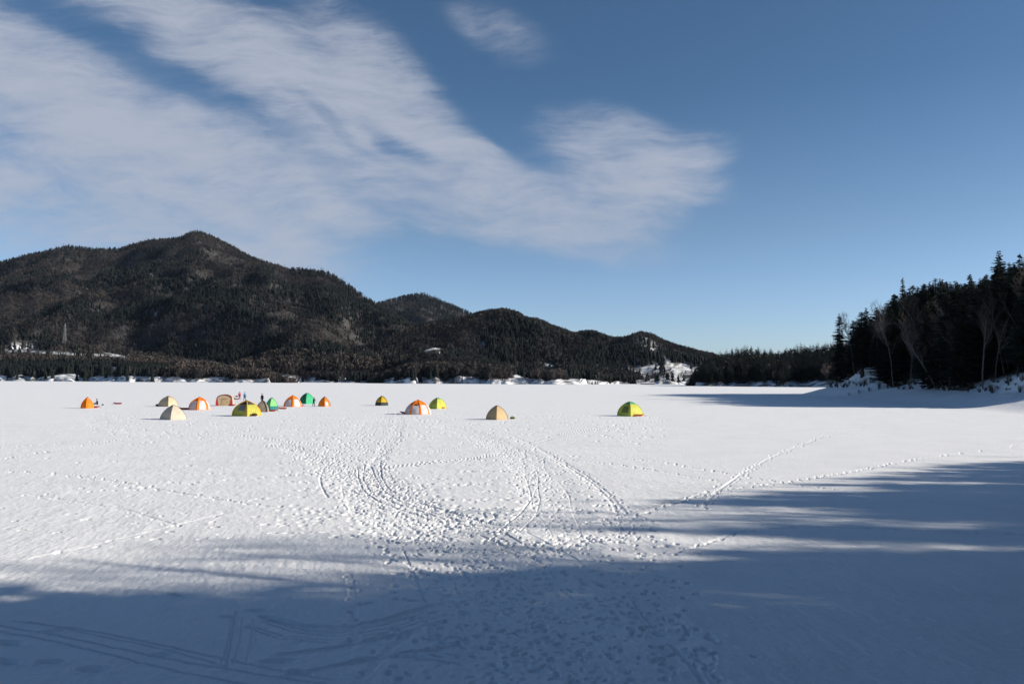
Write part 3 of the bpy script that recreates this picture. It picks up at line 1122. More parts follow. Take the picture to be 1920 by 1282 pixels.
def build_tree_protos():
    for i, (sp, wh, st) in enumerate([(.185, 42, .06), (.155, 46, .05), (.21, 38, .10), (.135, 44, .16), (.17, 40, .04)]):
        tr, cr = conifer_parts(100 + i, wh, sp, st)
        CON.append((proto_mesh(tr, 'trunk', M_BARK), proto_mesh(cr, 'crown', M_NEEDLE[i % 2]), tmpl(tr), tmpl(cr)))
    spec = [(.5, .0, 1.2, .0075), (.4, .12, 1.2, .007), (.55, -.08, 1.3, .008), (.35, .20, 1.2, .0075), (.6, .03, 1.4, .007), (.45, -.14, 1.2, .007)]
    for i, (fk, ln, tw, rd) in enumerate(spec):
        tr, cr = bare_parts(300 + i, fk, ln, tw, rd)
        BARE.append((proto_mesh(tr, 'trunk', M_BIRCH if i != 2 else M_GREYBARK), proto_mesh(cr, 'crown', M_TWIG), tmpl(tr), tmpl(cr)))


def place_tree(proto, name, x, y, h, rot, label, cat, group=None, w=1.0, z=None):
    o = link(name, None)
    o.location = (x, y, (bank_z(x, y) if z is None else z) - 0.1)
    o.rotation_euler = (0, 0, rot)
    o.scale = (h * w, h * w, h)
    link('trunk', proto[0], o)
    link('crown', proto[1], o)
    return tag(o, label, cat, group)


def poisson(cands, dmin, limit=10000):
    cell = {}
    out = []
    for c in cands:
        k = (int(c[0] // dmin), int(c[1] // dmin))
        ok = True
        for i in (-1, 0, 1):
            for j in (-1, 0, 1):
                for q in cell.get((k[0] + i, k[1] + j), ()):
                    if (q[0] - c[0]) ** 2 + (q[1] - c[1]) ** 2 < dmin * dmin:
                        ok = False
        if ok:
            cell.setdefault(k, []).append(c)
            out.append(c)
            if len(out) >= limit:
                break
    return out


BANK_SIL = [(1540, 640), (1562, 612), (1585, 596), (1610, 585), (1640, 568), (1665, 556), (1690, 545), (1715, 524), (1740, 514), (1770, 517),
            (1800, 522), (1830, 520), (1850, 516), (1868, 480), (1885, 476), (1900, 488), (1925, 478), (2000, 470), (2200, 440)]


def px_of(x, y, z):
    v = CAM_ROT.transposed() @ Vector((x, y, z - CAMH))
    return 960 + FPX * v.x / -v.z, 641 - FPX * v.y / -v.z


def max_height(x, y, z0):
    """tallest tree at this spot that stays under the crown line of the bank wood"""
    px, _ = px_of(x, y, z0 + 10)
    ys = float(np.interp(px, *zip(*BANK_SIL)))
    _, e = ray(px, ys)
    return CAMH + e * y - z0


def build_bank_wood():
    # trees one can tell apart stand alone
    def at_px(px, py_base):
        p = hit(px, py_base)
        return p.x, p.y

    def solo(kind, i, px, Y, top, label, cat, rot=0.0, w=1.0):
        a, _ = ray(px, 700)
        x = a * Y
        z = bank_z(x, Y)
        _, e = ray(px, top)
        h = CAMH + e * Y - z
        place_tree((CON if kind == 'spruce' else BARE)[i], 'spruce_tree' if kind == 'spruce' else 'birch_tree', x, Y, h, rot, label, cat, w=w)
        return (x, Y)
    used = []
    used.append(solo('spruce', 0, 1575, 283, 588, 'small dark spruce standing at the lakeward tip of the right bank wood', 'spruce', .4, 1.05))
    used.append(solo('spruce', 1, 1695, 250, 522, 'slim spruce whose lone pointed top breaks the middle of the right treeline', 'spruce', 1.4, .9))
    used.append(solo('spruce', 0, 1878, 208, 471, 'tallest tiered spruce rising above the right treeline', 'spruce', 2.2, 1.15))
    used.append(solo('spruce', 2, 1917, 200, 472, 'tall spruce cut by the right edge of the view', 'spruce', .9, .9))
    used.append(solo('spruce', 3, 1822, 222, 512, 'narrow pointed spruce just left of the tallest spruce on the bank', 'spruce', .2, 1.0))
    used.append(solo('bare', 0, 1908, 196, 500, 'pale straight birch nearest the right edge of the bank wood', 'birch', .5))
    used.append(solo('bare', 5, 1884, 198, 540, 'tall pale birch leaning left, second birch from the right edge of the bank', 'birch', .0))
    used.append(solo('bare', 1, 1866, 196, 590, 'thin low pale birch leaning left above the brush pile on the bank', 'birch', 3.14))
    used.append(solo('bare', 3, 1693, 246, 560, 'curved pale birch arching left in the middle of the bank wood', 'birch', 3.14))
    used.append(solo('bare', 4, 1724, 244, 550, 'forked pale birch beside the arching birch on the bank', 'birch', 1.1))
    used.append(solo('bare', 2, 1645, 268, 575, 'grey bare tree with upright limbs near the bank tip', 'bare tree', .3))
    used.append(solo('bare', 4, 1603, 280, 582, 'slender birch with a feathery crown right of the tip spruce', 'birch', 2.0))
    cands = []
    for _ in range(60000):
        x = random.uniform(88, 260)
        y = random.uniform(125, 330)
        cands.append((x, y))
    C = np.array(cands)
    s = toe_distance(C[:, 0], C[:, 1])
    zb = bank_height(C[:, 0], C[:, 1])
    s_min = np.where(C[:, 1] > 250, 18.0, np.where(C[:, 1] < 186, 26.0, 19.0))
    ok = (s > s_min) & (s < 95) & (C[:, 0] < 0.63 * C[:, 1] + 34) & (C[:, 0] > 0.395 * C[:, 1])
    ok &= ~((C[:, 1] < 152))
    C, s, zb = C[ok], s[ok], zb[ok]
    order = np.argsort(np.where(s < 36, RNG.uniform(0, 1, len(s)), 1 + RNG.uniform(0, 1, len(s))))
    pts = [(u[0], u[1], 0, 0) for u in used]
    sel = poisson(pts + [(C[k, 0], C[k, 1], s[k], zb[k]) for k in order], 2.6)[len(pts):]
    front, back = [], []
    for (x, y, ss, z0) in sel:
        px, _ = px_of(x, y, z0)
        (front if (ss < s_cut(y) and px < 1925) else back).append((x, y, ss, z0))
    front.sort(key=lambda p: p[2])
    front, rest = front[:290], front[290:]
    back += rest
    for (x, y, ss, z0) in front:
        hm = max_height(x, y, z0)
        px, _ = px_of(x, y, z0)
        if any(abs(px - px_of(u[0], u[1], 9)[0]) < 13 and y < u[1] + 1 for u in used):
            continue
        con = random.random() < (.42 if ss < 29 else .68)
        if con:
            h = min(random.uniform(17, 27), hm * random.uniform(.86, 1.0))
            if h < 4:
                continue
            place_tree(random.choice(CON), 'evergreen_tree', x, y, h, random.uniform(0, 6), 'dark evergreen crowded into the shaded wood on the right bank',
                       'evergreen', 'evergreens crowding the right bank', w=random.uniform(1.3, 1.95), z=z0)
        else:
            h = min(random.uniform(12, 22), hm * random.uniform(.80, 1.04))
            if h < 4:
                continue
            place_tree(random.choice(BARE), 'bare_tree', x, y, h, random.uniform(0, 6), 'leafless grey tree among the evergreens of the right bank wood',
                       'bare tree', 'leafless trees among the right bank evergreens', z=z0)
    sets = {i: [] for i in range(5)}
    for (x, y, ss, z0) in back:
        hm = max_height(x, y, z0)
        h = min(random.uniform(18, 28), hm * random.uniform(.88, .99))
        if h > 4:
            sets[random.randrange(5)].append((x, y, z0, h))
    stuff_wood(sets, 'bank_forest', 'dark evergreen wood filling the depth of the right bank')


def s_cut(y):
    return 40.0


def stuff_wood(sets, name, label):
    L = []
    for i, rows in sets.items():
        if not rows:
            continue
        a = np.array(rows)
        w = RNG.uniform(1.2, 1.8, len(a))
        t = RNG.uniform(0, 1, len(a))
        st = RNG.bit_generator.state
        if i >= 10:
            L.append((BARE[i - 10][3], a[:, 0], a[:, 1], a[:, 2], a[:, 3], w * .8, t, 1))
            L.append((BARE[i - 10][2], a[:, 0], a[:, 1], a[:, 2], a[:, 3], w * .8, t, 1))
            continue
        L.append((CON[i][3], a[:, 0], a[:, 1], a[:, 2], a[:, 3], w, t, 0))
        L.append((CON[i][2], a[:, 0], a[:, 1], a[:, 2], a[:, 3], w * 1.0, t, 1))
    V, F, Mi, Ti = merge_trees(L)
    me = mesh_np(name, V, F, [M_NEEDLE[0], M_BARK], Mi, {'tint': Ti})
    return tag(link(name, me), label, 'wood', kind='stuff')


def build_shade_wood():
    """the wood on the near shore to the right, out of frame, whose shadow lies over the foreground"""
    sx, sy = -math.sin(SUN_AZ), -math.cos(SUN_AZ)
    tn = math.tan(SUN_EL)
    edge = [(-10, -44), (17.5, -44), (18.8, -18), (20.2, -11), (21.6, -4), (22.6, 0), (23.4, 4), (25.4, 4), (26.4, -2), (27.4, -6), (28.6, -5), (30, 0), (33, 3),
            (36, 9), (40, 13), (44, 18), (50, 26), (53, 36), (56, 60)]
    ex, ey = zip(*edge)
    lit = []
    for (qx, qy, qr) in ((1440, 1013, .42), (1520, 1010, .2), (1480, 958, .15), (1650, 922, .2), (1800, 905, .2), (1250, 1024, .3)):
        g = gp(qx, qy)
        lit.append((g.x, g.y, qr))
    sets = {i: [] for i in (0, 1, 2, 3, 4, 10, 11, 12)}
    cands = [(random.uniform(12, 120), random.uniform(-26, 50)) for _ in range(9000)]
    C = np.array(cands)
    s = toe_distance(C[:, 0], C[:, 1])
    zb = bank_height(C[:, 0], C[:, 1])
    ok = (s > 7) & (C[:, 0] > 0.66 * np.maximum(C[:, 1], 0) + 9) & (s < 60)
    sel = poisson([(C[k, 0], C[k, 1], zb[k]) for k in np.nonzero(ok)[0]], 2.7)
    for (x, y, z0) in sel:
        h = random.uniform(22, 29)
        for _ in range(40):
            L = (z0 + h) / tn
            ty = y + sy * L
            # the crown is wide: keep the neighbours of the tip inside the edge too
            lim = max(np.interp(ty - .9, ex, ey), np.interp(ty, ex, ey), np.interp(ty + .9, ex, ey))
            if x + sx * L >= lim:
                break
            h -= .7
        for (gx, gy, gr) in lit:
            al = (x - gx) * -sx + (y - gy) * -sy
            pe = abs((x - gx) * -sy - (y - gy) * -sx)
            zr = al * tn
            while h > 5 and pe < gr + max(0.0, .30 * (z0 + h - zr)):
                h -= .6
        if h < 6:
            continue
        ty = y + sy * (z0 + h) / tn
        g = gp(1830, 1152)
        if abs((x - g.x) * -sy - (y - g.y) * -sx) < 1.3:
            if random.random() < .6:
                sets[10 + random.randrange(3)].append((x, y, z0, h))
            continue
        if random.random() < (.38 if ty > 26.5 else .12):
            continue
        if x + sx * (z0 + h) / tn < np.interp(ty, ex, ey) + 16 and random.random() < .55:
            sets[10 + random.randrange(3)].append((x, y, z0, h))
            continue
        sets[random.choice((0, 1, 3, 4))].append((x, y, z0, h))
    stuff_wood(sets, 'shore_forest', 'evergreen wood on the near shore to the right')


def build_headland_wood(G):
    x, y, z, t = G.scatter(4200, 0.02, 1.05)
    x, y, z = x[:3000], y[:3000], z[:3000]
    order = np.argsort(y / np.maximum(1, 1))
    front = 0
    rows = {i: [] for i in range(5)}
    far = []
    for k in range(len(x)):
        px, _ = px_of(x[k], y[k], z[k])
        if px > 1620:
            continue
        con = random.random() < .86
        h = random.uniform(12, 17.5) * (1 if con else .9)
        far.append((x[k], y[k], z[k], h, con))
    far.sort(key=lambda q: q[1])
    n = len(far)
    # trees of the shore edge and of the skyline can be told apart
    pick = far[:70] + [q for q in far[70:] if q[1] > 800][:50]
    rest = [q for q in far if q not in pick]
    for (X, Y, Z, h, con) in pick:
        if con:
            o = link('evergreen_tree', random.choice(HEAD_CON))
        else:
            o = link('bare_tree', random.choice(HEAD_BARE))
        o.location = (X, Y, Z - .2)
        o.rotation_euler = (0, 0, random.uniform(0, 6))
        w = random.uniform(1.3, 1.9)
        o.scale = (h * w, h * w, h)
        if con:
            tag(o, 'small dark evergreen on the far wooded headland at the right', 'evergreen', 'evergreens of the far headland')
        else:
            tag(o, 'small leafless tree on the far wooded headland at the right', 'bare tree', 'leafless trees of the far headland')
    a = np.array([(X, Y, Z, h, con) for X, Y, Z, h, con in rest])
    L = []
    var = RNG.integers(0, 3, len(a))
    for v in range(3):
        for con in (0, 1):
            s = a[(var == v) & (a[:, 4] == con)]
            tp = HEAD_T[v] if con else FAR_BARE[v]
            L.append((tp, s[:, 0], s[:, 1], s[:, 2], s[:, 3], RNG.uniform(1.3, 1.9, len(s)), RNG.uniform(0, .6, len(s)), 0 if con else 1))
    V, F, Mi, Ti = merge_trees(L)
    me = mesh_np('headland_forest', V, F, [M_NEEDLE[0], M_FARBARE], Mi, {'tint': Ti})
    tag(link('headland_forest', me), 'dark evergreen forest filling the wooded headland', 'wood', kind='stuff')


HEAD_CON, HEAD_BARE, HEAD_T = [], [], []


def head_protos():
    for i in range(3):
        tr, cr = conifer_parts(500 + i, 14, .20, .06)
        o = len(cr.v)
        cr.add(tr.v, tr.f, 1)
        HEAD_CON.append(proto_mesh(cr, 'evergreen_tree', [M_NEEDLE[0], M_BARK]))
        tr, cr = conifer_parts(500 + i, 14, .20, .06)
        HEAD_T.append(tmpl(cr))
        V, F = far_bare(600 + i, 26, .2)
        HEAD_BARE.append(mesh_np('bare_tree', V, F, [M_TWIG]))


def build_shrubs():
    protos = [proto_mesh(shrub_parts(40 + i), 'shrub', M_BRUSH) for i in range(4)]
    cands = [(random.uniform(80, 200), random.uniform(130, 312)) for _ in range(6000)]
    C = np.array(cands)
    s = toe_distance(C[:, 0], C[:, 1])
    lo = np.where(C[:, 1] > 250, 12.0, 17.5)
    hi = lo + 10
    ok = (s > lo) & (s < hi) & (C[:, 0] < .625 * C[:, 1])
    sel = poisson([tuple(c) for c in C[ok]], 1.6, 230)
    for (x, y) in sel:
        o = link('shrub', random.choice(protos))
        o.location = (x, y, bank_z(x, y) - .1)
        h = random.triangular(.4, 2.6, .8)
        o.scale = (h * 1.5, h * 1.5, h)
        o.rotation_euler = (random.uniform(-.2, .2), random.uniform(-.2, .2), random.uniform(0, 6))
        tag(o, 'low leafless brown shrub poking through the snow of the right bank', 'shrub', 'shrubs along the foot of the right bank')
    # the heap of fallen branches
    root = link('brush_pile', None)
    p = hit(1805, 733)
    root.location = p
    tag(root, 'dark heap of fallen branches lying on the snow slope below the right wood', 'brush pile')
    rn = random.Random(5)
    for k in range(9):
        mb = MB()
        a = rn.uniform(-.5, .5)
        L = rn.uniform(2.5, 5.5)
        c, s_ = math.cos(a), math.sin(a)
        x0, y0 = rn.uniform(-3.2, 1.2), rn.uniform(-.8, .8)
        z0 = rn.uniform(.15, .9)
        mb.tube([(x0, y0, z0), (x0 + L * .5 * c, y0 + L * .5 * s_, z0 + rn.uniform(.0, .3)), (x0 + L * c, y0 + L * s_, z0 + rn.uniform(-.2, .6))],
                [.13, .10, .05], 6)
        mb.build('log', M_BARK, root)
    mb = MB()
    for k in range(130):
        a = rn.uniform(-.9, .9) + (3.14 if rn.random() < .5 else 0)
        L = rn.uniform(.8, 2.4)
        x0, y0, z0 = rn.gauss(-.2, 1.5), rn.gauss(0, .6), rn.uniform(.0, .8)
        mb.tube([(x0, y0, z0), (x0 + L * math.cos(a) * .8, y0 + L * math.sin(a) * .5, z0 + rn.uniform(-.1, .9))], [.03, .012], 3, cap=False)
    mb.build('twigs', M_BRUSH, root)


# ------------------------------------------------------------------ tents
def fabric(name, color, trans=0.11):
    return principled(name, color, 0.65, 0.10, 2.0, trans, 0.25)


FAB = {}


def fab(key):
    cols = dict(orange=(.90, .22, .012), tan=(.52, .38, .20), beige=(.54, .44, .29), cream=(.56, .46, .36), taupe=(.30, .24, .17), white=(.66, .60, .59),
                red=(.58, .045, .035), darkred=(.22, .025, .03), maroon=(.12, .02, .035), yellowgreen=(.43, .41, .07), lime=(.52, .53, .08), green=(.05, .42, .20),
                lightgreen=(.22, .60, .20), darkgreen=(.03, .16, .08), teal=(.01, .19, .17), yellow=(.66, .42, .02), black=(.02, .022, .026), charcoal=(.05, .055, .05),
                grey=(.20, .20, .20), amber=(.80, .42, .03), mintcap=(.03, .33, .20), brown=(.20, .11, .06), pink=(.70, .56, .54), olive=(.16, .20, .05))
    if key not in FAB:
        FAB[key] = fabric(key + '_tent_fabric', cols[key])
    return FAB[key]


def place_px(x, ybase):
    p = gp(x, ybase)
    return p, p.y / FPX          # spot on the ice, metres per photograph pixel there


def dome_tent(name, x0, x1, ybase, ytop, label, N=4, rot=45.0, prof=1.9, bulge=.06, wall='tan', cap=None, cap_t=.8, skirt=None, skirt_t=.25,
              rib=None, rib_r=.035, windows=(), tip=None, shade=None, ribw=0.0):
    """windows: (panel, f0, f1, t0, t1, colour, part name). Panels count anticlockwise from the corner at 'rot' degrees."""
    p, mpp = place_px((x0 + x1) / 2, ybase)
    Wd = (x1 - x0) * mpp
    H = (ybase - ytop) * mpp
    ang = [R(rot) + 2 * math.pi * k / N for k in range(N)]
    ext = max(math.cos(a) for a in ang) - min(math.cos(a) for a in ang)
    Rr = Wd / ext
    yaw = math.atan2(-p.x, p.y)     # built squarely, then turned to where the photo sees it from
    depth = Rr
    seed = x0 * 1.7
    root = link(name, None)
    root.location = (p.x, p.y + depth * .75, 0)
    root.rotation_euler = (0, 0, yaw)
    tag(root, label, 'tent', None)

    def rib_pt(k, t):
        r = Rr * (1 - t ** prof) ** (.80 if prof > 1.7 else .9)
        a = ang[k % N]
        return Vector((r * math.cos(a), r * math.sin(a), H * t))

    def surf(k, f, t, off=0.0):
        A, B = rib_pt(k, t), rib_pt(k + 1, t)
        q = A.lerp(B, f)
        b = 1 + bulge * math.sin(math.pi * f) * (1 - .5 * t)
        q.x *= b
        q.y *= b
        n = Vector((q.x, q.y, 0))
        if n.length > 1e-6:
            n.normalize()
        n.z = .35 + t
        n.normalize()
        wr = float(fbm(np.array([q.x * 1.9 + seed]), np.array([q.z * 2.3 + q.y * 1.7]), 2, 5)[0]) * .045 * math.sin(math.pi * f) if 0 < f < 1 else 0.0
        return q + n * (off + wr)

    def zone(t0, t1, nf=6, nt=10):
        mb = MB()
        for k in range(N):
            rows = []
            for i in range(nt + 1):
                t = t0 + (t1 - t0) * i / nt
                rows.append([surf(k, j / nf, min(t, .999)) for j in range(nf + 1)])
            mb.grid(rows)
        return mb
    lo = skirt_t if skirt else 0.0
    hi = cap_t if cap else 1.0
    zone(lo, hi).build('canopy', fab(wall), root, smooth=False)
    if cap:
        zone(hi, 1.0, 6, 5).build('roof_cap', fab(cap), root)
    if skirt:
        zone(0, lo, 6, 4).build('skirt', fab(skirt), root)
    if rib:
        for k in range(N):
            mb = MB()
            if ribw > 0:
                for sd in (0, 1):
                    rows = []
                    for i in range(13):
                        t = .985 * i / 12
                        w = ribw
                        rows.append([surf(k, f, t, .02) if sd == 0 else surf(k - 1, 1 - f, t, .02) for f in (0, w * .5, w)])
                    mb.grid(rows)
            mb.tube([rib_pt(k, min(t / 12, .99)) * 1.0 + Vector((0, 0, .015)) for t in range(13)], rib_r, 5)
            mb.build('pole_sleeve', fab(rib), root)
    for (k, f0, f1, t0, t1, colr, nm) in windows:
        mb = MB()
        rows = []
        for i in range(7):
            t = t0 + (t1 - t0) * i / 6
            rows.append([surf(k, f0 + (f1 - f0) * j / 5, t, .03) for j in range(6)])
        mb.grid(rows)
        mb.build(nm, fab(colr), root)
    if tip:
        mb = MB()
        mb.tube([(0, 0, H * .97), (0, 0, H * 1.0), (0, 0, H * 1.05)], [.13, .12, .03], 8)
        mb.build('top_hub', fab(tip), root)
    return root


def cabin_tent(x0, x1, ybase, ytop, label):
    p, mpp = place_px((x0 + x1) / 2, ybase)
    W, H = (x1 - x0) * mpp, (ybase - ytop) * mpp
    root = link('cabin_tent', None)
    root.location = (p.x, p.y + W * .4, 0)
    root.rotation_euler = (0, 0, math.atan2(-p.x, p.y) - R(7))
    tag(root, label, 'tent')
    D = W * .8

    def sect(y, sc=1.0):
        pts = []
        hw = W / 2
        pts.append((-hw, y, 0))
        pts.append((-hw * .97, y, H * .45))
        pts.append((-hw * .88, y, H * .72))
        for i in range(1, 10):
            u = -1 + 2 * i / 10
            pts.append((hw * .86 * u, y, H * (.74 + .26 * (1 - abs(u) ** 2.2) ** .8)))
        pts.append((hw * .88, y, H * .72))
        pts.append((hw * .97, y, H * .45))
        pts.append((hw, y, 0))
        return pts
    mb = MB()
    mb.grid([sect(-D / 2), sect(0), sect(D / 2)])
    n = len(sect(0))
    mb.build('canopy', fab('beige'), root)
    mb = MB()
    f = sect(-D / 2)
    mb.add([(a, b, c) for a, b, c in f], [tuple(range(n))])
    mb.build('front_wall', fab('beige'), root)
    mb = MB()
    b = sect(D / 2)
    mb.add(b, [tuple(range(n - 1, -1, -1))])
    mb.build('back_wall', fab('beige'), root)
    for sg in (-1, 1):
        mb = MB()
        y = -D / 2 - .03
        hw = W / 2
        mb.add([(sg * hw * .98, y, 0), (sg * hw * .62, y, 0), (sg * hw * .80, y, H * .70), (sg * hw * .88, y, H * .70)], [(0, 1, 2, 3)])
        mb.build('side_panel', fab('red'), root)
    mb = MB()
    y = -D / 2 - .02
    top = f[2:n - 2]
    rows = [[(a, y, c + .01) for a, _, c in top], [(a * .93, y - .02, c - H * .07) for a, _, c in top]]
    mb.grid(rows)
    mb.grid([[(a, y + .02, c + .02) for a, _, c in top], [(a, -D * .1, c + .02) for a, _, c in top]])
    mb.build('roof_trim', fab('darkred'), root)
    mb = MB()
    mb.add([(-W * .17, y - .02, H * .0), (W * .2, y - .02, 0), (W * .16, y - .02, H * .62), (-W * .13, y - .02, H * .62)], [(0, 1, 2, 3)])
    mb.build('door', fab('tan'), root)
    mb = MB()
    mb.tube([(-W * .15, y - .04, H * .63), (W * .18, y - .04, H * .63)], .03, 6)
    mb.build('door_hem', fab('red'), root)
    return root


def sled(x, y, wpx, label, color=(.42, .03, .04), cargo=None, yaw=0.0, L=None):
    p, mpp = place_px(x, y)
    L = L or wpx * mpp
    W, Hh = .56, .24
    mb = MB()
    out, inn = [], []
    n = 12
    for i in range(n + 1):
        u = i / n
        xx = (u - .5) * L
        w = W / 2 * (1 - max(0, (u - .72) / .28) ** 2 * .62) * (1 - .15 * max(0, (.1 - u) / .1))
        k = .22 * max(0, (u - .72) / .28) ** 2
        out.append([(xx, -w, Hh + k * .4), (xx, -w * .82, .03 + k), (xx, 0, .0 + k), (xx, w * .82, .03 + k), (xx, w, Hh + k * .4),
                    (xx, w * .92, Hh + .02 + k * .4), (xx, w * .72, .08 + k), (xx, 0, .06 + k), (xx, -w * .72, .08 + k), (xx, -w * .92, Hh + .02 + k * .4)])
    mb.grid(out, closed=True)
    m = len(out[0])
    mb.add(out[0], [tuple(range(m - 1, -1, -1))])
    mb.add(out[-1], [tuple(range(m))])
    key = 'sled_plastic_%d' % int(sum(color) * 1000)
    mat = bpy.data.materials.get(key) or principled(key, color, .45, .12, 3, 0, .4)
    root = mb.build('sled', mat, None, smooth=False)
    root.location = (p.x, p.y, .01)
    root.rotation_euler = (0, 0, yaw)
    tag(root, label, 'sled', None)
    rope = MB()
    rope.tube([(L / 2 - .02, -.1, .22), (L / 2 + .25, -.08, .05), (L / 2 + .4, .02, .02), (L / 2 + .22, .1, .05), (L / 2 - .02, .1, .22)], .014, 5)
    rope.build('tow_rope', M_BRUSH, root)
    return root


def bag(x, y, wpx, label, color, cat='bag', hpx=None):
    p, mpp = place_px(x, y)
    W = wpx * mpp
    H = (hpx or wpx * .5) * mpp
    mb = MB()
    rows = []
    for i in range(9):
        u = -1 + 2 * i / 8
        s = (1 - abs(u) ** 3.2) ** .5 if abs(u) < 1 else .05
        s = max(s, .25)
        rows.append([(u * W / 2, s * W * .24 * math.cos(a), H * .48 + s * H * .5 * math.sin(a)) for a in [6.283 * k / 10 for k in range(10)]])
    mb.grid(rows, closed=True)
    mb.add(rows[0], [tuple(range(9, -1, -1))])
    mb.add(rows[-1], [tuple(range(10))])
    key = 'bag_cloth_%d' % int(color[0] * 997 + color[1] * 499 + color[2] * 251)
    mat = bpy.data.materials.get(key) or principled(key, color, .8, .2, 4)
    o = mb.build('gear_bag', mat, None, smooth=True)
    o.location = (p.x, p.y, .0)
    o.rotation_euler = (0, 0, random.uniform(-.3, .3))
    tag(o, label, cat)
    h = MB()
    h.tube([(-W * .2, 0, H * .94), (-W * .15, 0, H * 1.25), (W * .15, 0, H * 1.25), (W * .2, 0, H * .94)], .02, 5)
    h.build('handle', mat, o)
    return o


# ------------------------------------------------------------------ people
def person(x, y, hpx, label, jacket, trousers, hat, pose='stand', yaw=0.0, p=None):
    if p is None:
        p, mpp = place_px(x, y)
        sc = hpx * mpp / 1.78
    else:
        sc = 1.0
    V, E, B, Rd = [], [], [], []

    def pt(x, y, z, r):
        V.append((x, y, z))
        Rd.append(r)
        return len(V) - 1

    def bone(a, b, m):
        E.append((a, b))
        B.append((a, b, m))
    J, T, K, G, O = 0, 1, 2, 3, 4        # jacket, trousers, skin, glove, boot
    if pose == 'sit':
        hz = .30
        lean = .10
    else:
        hz = .94
        lean = .03 if pose != 'bend' else .16
    pel = pt(0, 0, hz, .155)
    sp = pt(0, -lean * .4, hz + .22, .15)
    ch = pt(0, -lean, hz + .44, .165)
    nk = pt(0, -lean * 1.15, hz + .585, .07)
    h1 = pt(0, -lean * 1.3 - .015, hz + .66, .088)
    h2 = pt(0, -lean * 1.3 - .02, hz + .76, .10)
    h3 = pt(0, -lean * 1.3 - .0, hz + .83, .07)
    ns = pt(0, -lean * 1.3 - .125, hz + .715, .018)
    bone(pel, sp, T)
    bone(sp, ch, J)
    bone(ch, nk, J)
    bone(nk, h1, K)
    bone(h1, h2, K)
    bone(h2, h3, K)
    bone(h2, ns, K)
    for s in (-1, 1):
        if pose == 'sit':
            hp = pt(s * .11, -.03, hz - .06, .115)
            kn = pt(s * .16, -.46, hz - .02 + (.12 if s > 0 else .05), .085)
            an = pt(s * .17, -.86, .10, .062)
            to = pt(s * .18, -1.0, .14, .045)
        else:
            st = {'stand': .0, 'walk': .16, 'bend': .05}[pose] * s
            sp_ = {'stand': .13, 'walk': .10, 'bend': .17}[pose]
            hp = pt(s * .10, 0, hz - .08, .115)
            kn = pt(s * (.10 + sp_) / 2, -.03 - st * .6, .50, .082)
            an = pt(s * sp_, .02 - st, .10, .06)
            to = pt(s * (sp_ + .03), -.15 - st, .045, .045)
        bone(pel, hp, T)
        bone(hp, kn, T)
        bone(kn, an, T)
        bone(an, to, O)
        sh = pt(s * .20, -lean, hz + .47, .085)
        if pose == 'sit':
            el = pt(s * .27, -.14, hz + .22, .06)
            wr = pt(s * .14, -.34, hz + .12, .045)
            hd = pt(s * .10, -.42, hz + .10, .042)
            fd = Vector((-s * .35, -.8, -.3))
        elif pose == 'bend':
            el = pt(s * .26, -.2, hz + .24, .062)
            wr = pt(s * .15, -.40, hz + .14, .046)
            hd = pt(s * .13, -.49, hz + .13, .042)
            fd = Vector((-s * .2, -.9, -.2))
        else:
            el = pt(s * .27, .0, hz + .19, .062)
            wr = pt(s * .28, -.07 - (.06 * s if pose == 'walk' else 0), hz - .06, .046)
            hd = pt(s * .28, -.09, hz - .15, .042)
            fd = Vector((0, -.15, -1))
        bone(ch, sh, J)
        bone(sh, el, J)
        bone(el, wr, J)
        bone(wr, hd, G)
        fd.normalize()
        side = fd.cross(Vector((s, 0, 0)))
        if side.length < .2:
            side = Vector((0, 1, 0))
        side.normalize()
        base = Vector(V[hd])
        for q in range(4):
            o = (q - 1.5) * .024
            L = (.062, .075, .078, .066)[q]
            f1 = base + side * o + fd * .045
            f2 = f1 + fd * L + Vector((-s * .02, 0, 0))
            i1, i2 = pt(*f1, .011), pt(*f2, .009)
            bone(hd, i1, G)
            bone(i1, i2, G)
        t1 = base + side * -.05 + fd * .0
        i1 = pt(*t1, .013)
        i2 = pt(*(t1 + fd * .05 - side * .015), .010)
        bone(wr, i1, G)
        bone(i1, i2, G)
    me = bpy.data.meshes.new('person')
    me.from_pydata(V, E, [])
    me.update()
    o = link('person', me)
    o.modifiers.new('skin', 'SKIN')
    if not me.skin_vertices:
        bpy.context.view_layer.objects.active = o
        bpy.ops.mesh.customdata_skin_add()
    for i, sv in enumerate(me.skin_vertices[0].data):
        sv.radius = (Rd[i], Rd[i] * (.82 if Rd[i] > .14 else 1.0))
        sv.use_root = (i == 0)
    ss = o.modifiers.new('sub', 'SUBSURF')
    ss.levels = 1
    ss.render_levels = 1
    dg = bpy.context.evaluated_depsgraph_get()
    new = bpy.data.meshes.new_from_object(o.evaluated_get(dg))
    o.modifiers.clear()
    o.data = new
    new.name = 'person'
    new.materials.clear()

    def cloth(nm, c):
        key = nm + '_%d' % int(c[0] * 997 + c[1] * 499 + c[2] * 251)
        return bpy.data.materials.get(key) or principled(key, c, .8, .15, 6)
    for nm, c in (('jacket', jacket), ('trousers', trousers), ('skin', (.50, .30, .22)), ('glove', (.03, .03, .035)), ('boot', (.03, .025, .022))):
        new.materials.append(cloth(nm, c))
    Vv = [Vector(v) for v in V]
    for pl in new.polygons:
        c = pl.center
        best = (1e9, 0)
        for a, b, m in B:
            d = Vv[b] - Vv[a]
            t = max(0, min(1, (c - Vv[a]).dot(d) / max(d.length_squared, 1e-9)))
            q = (c - (Vv[a] + d * t)).length - (Rd[a] + (Rd[b] - Rd[a]) * t)
            if q < best[0]:
                best = (q, m)
        pl.material_index = best[1]
        pl.use_smooth = True
    # woollen hat
    hm = MB()
    top = Vector(V[h2])
    rows = []
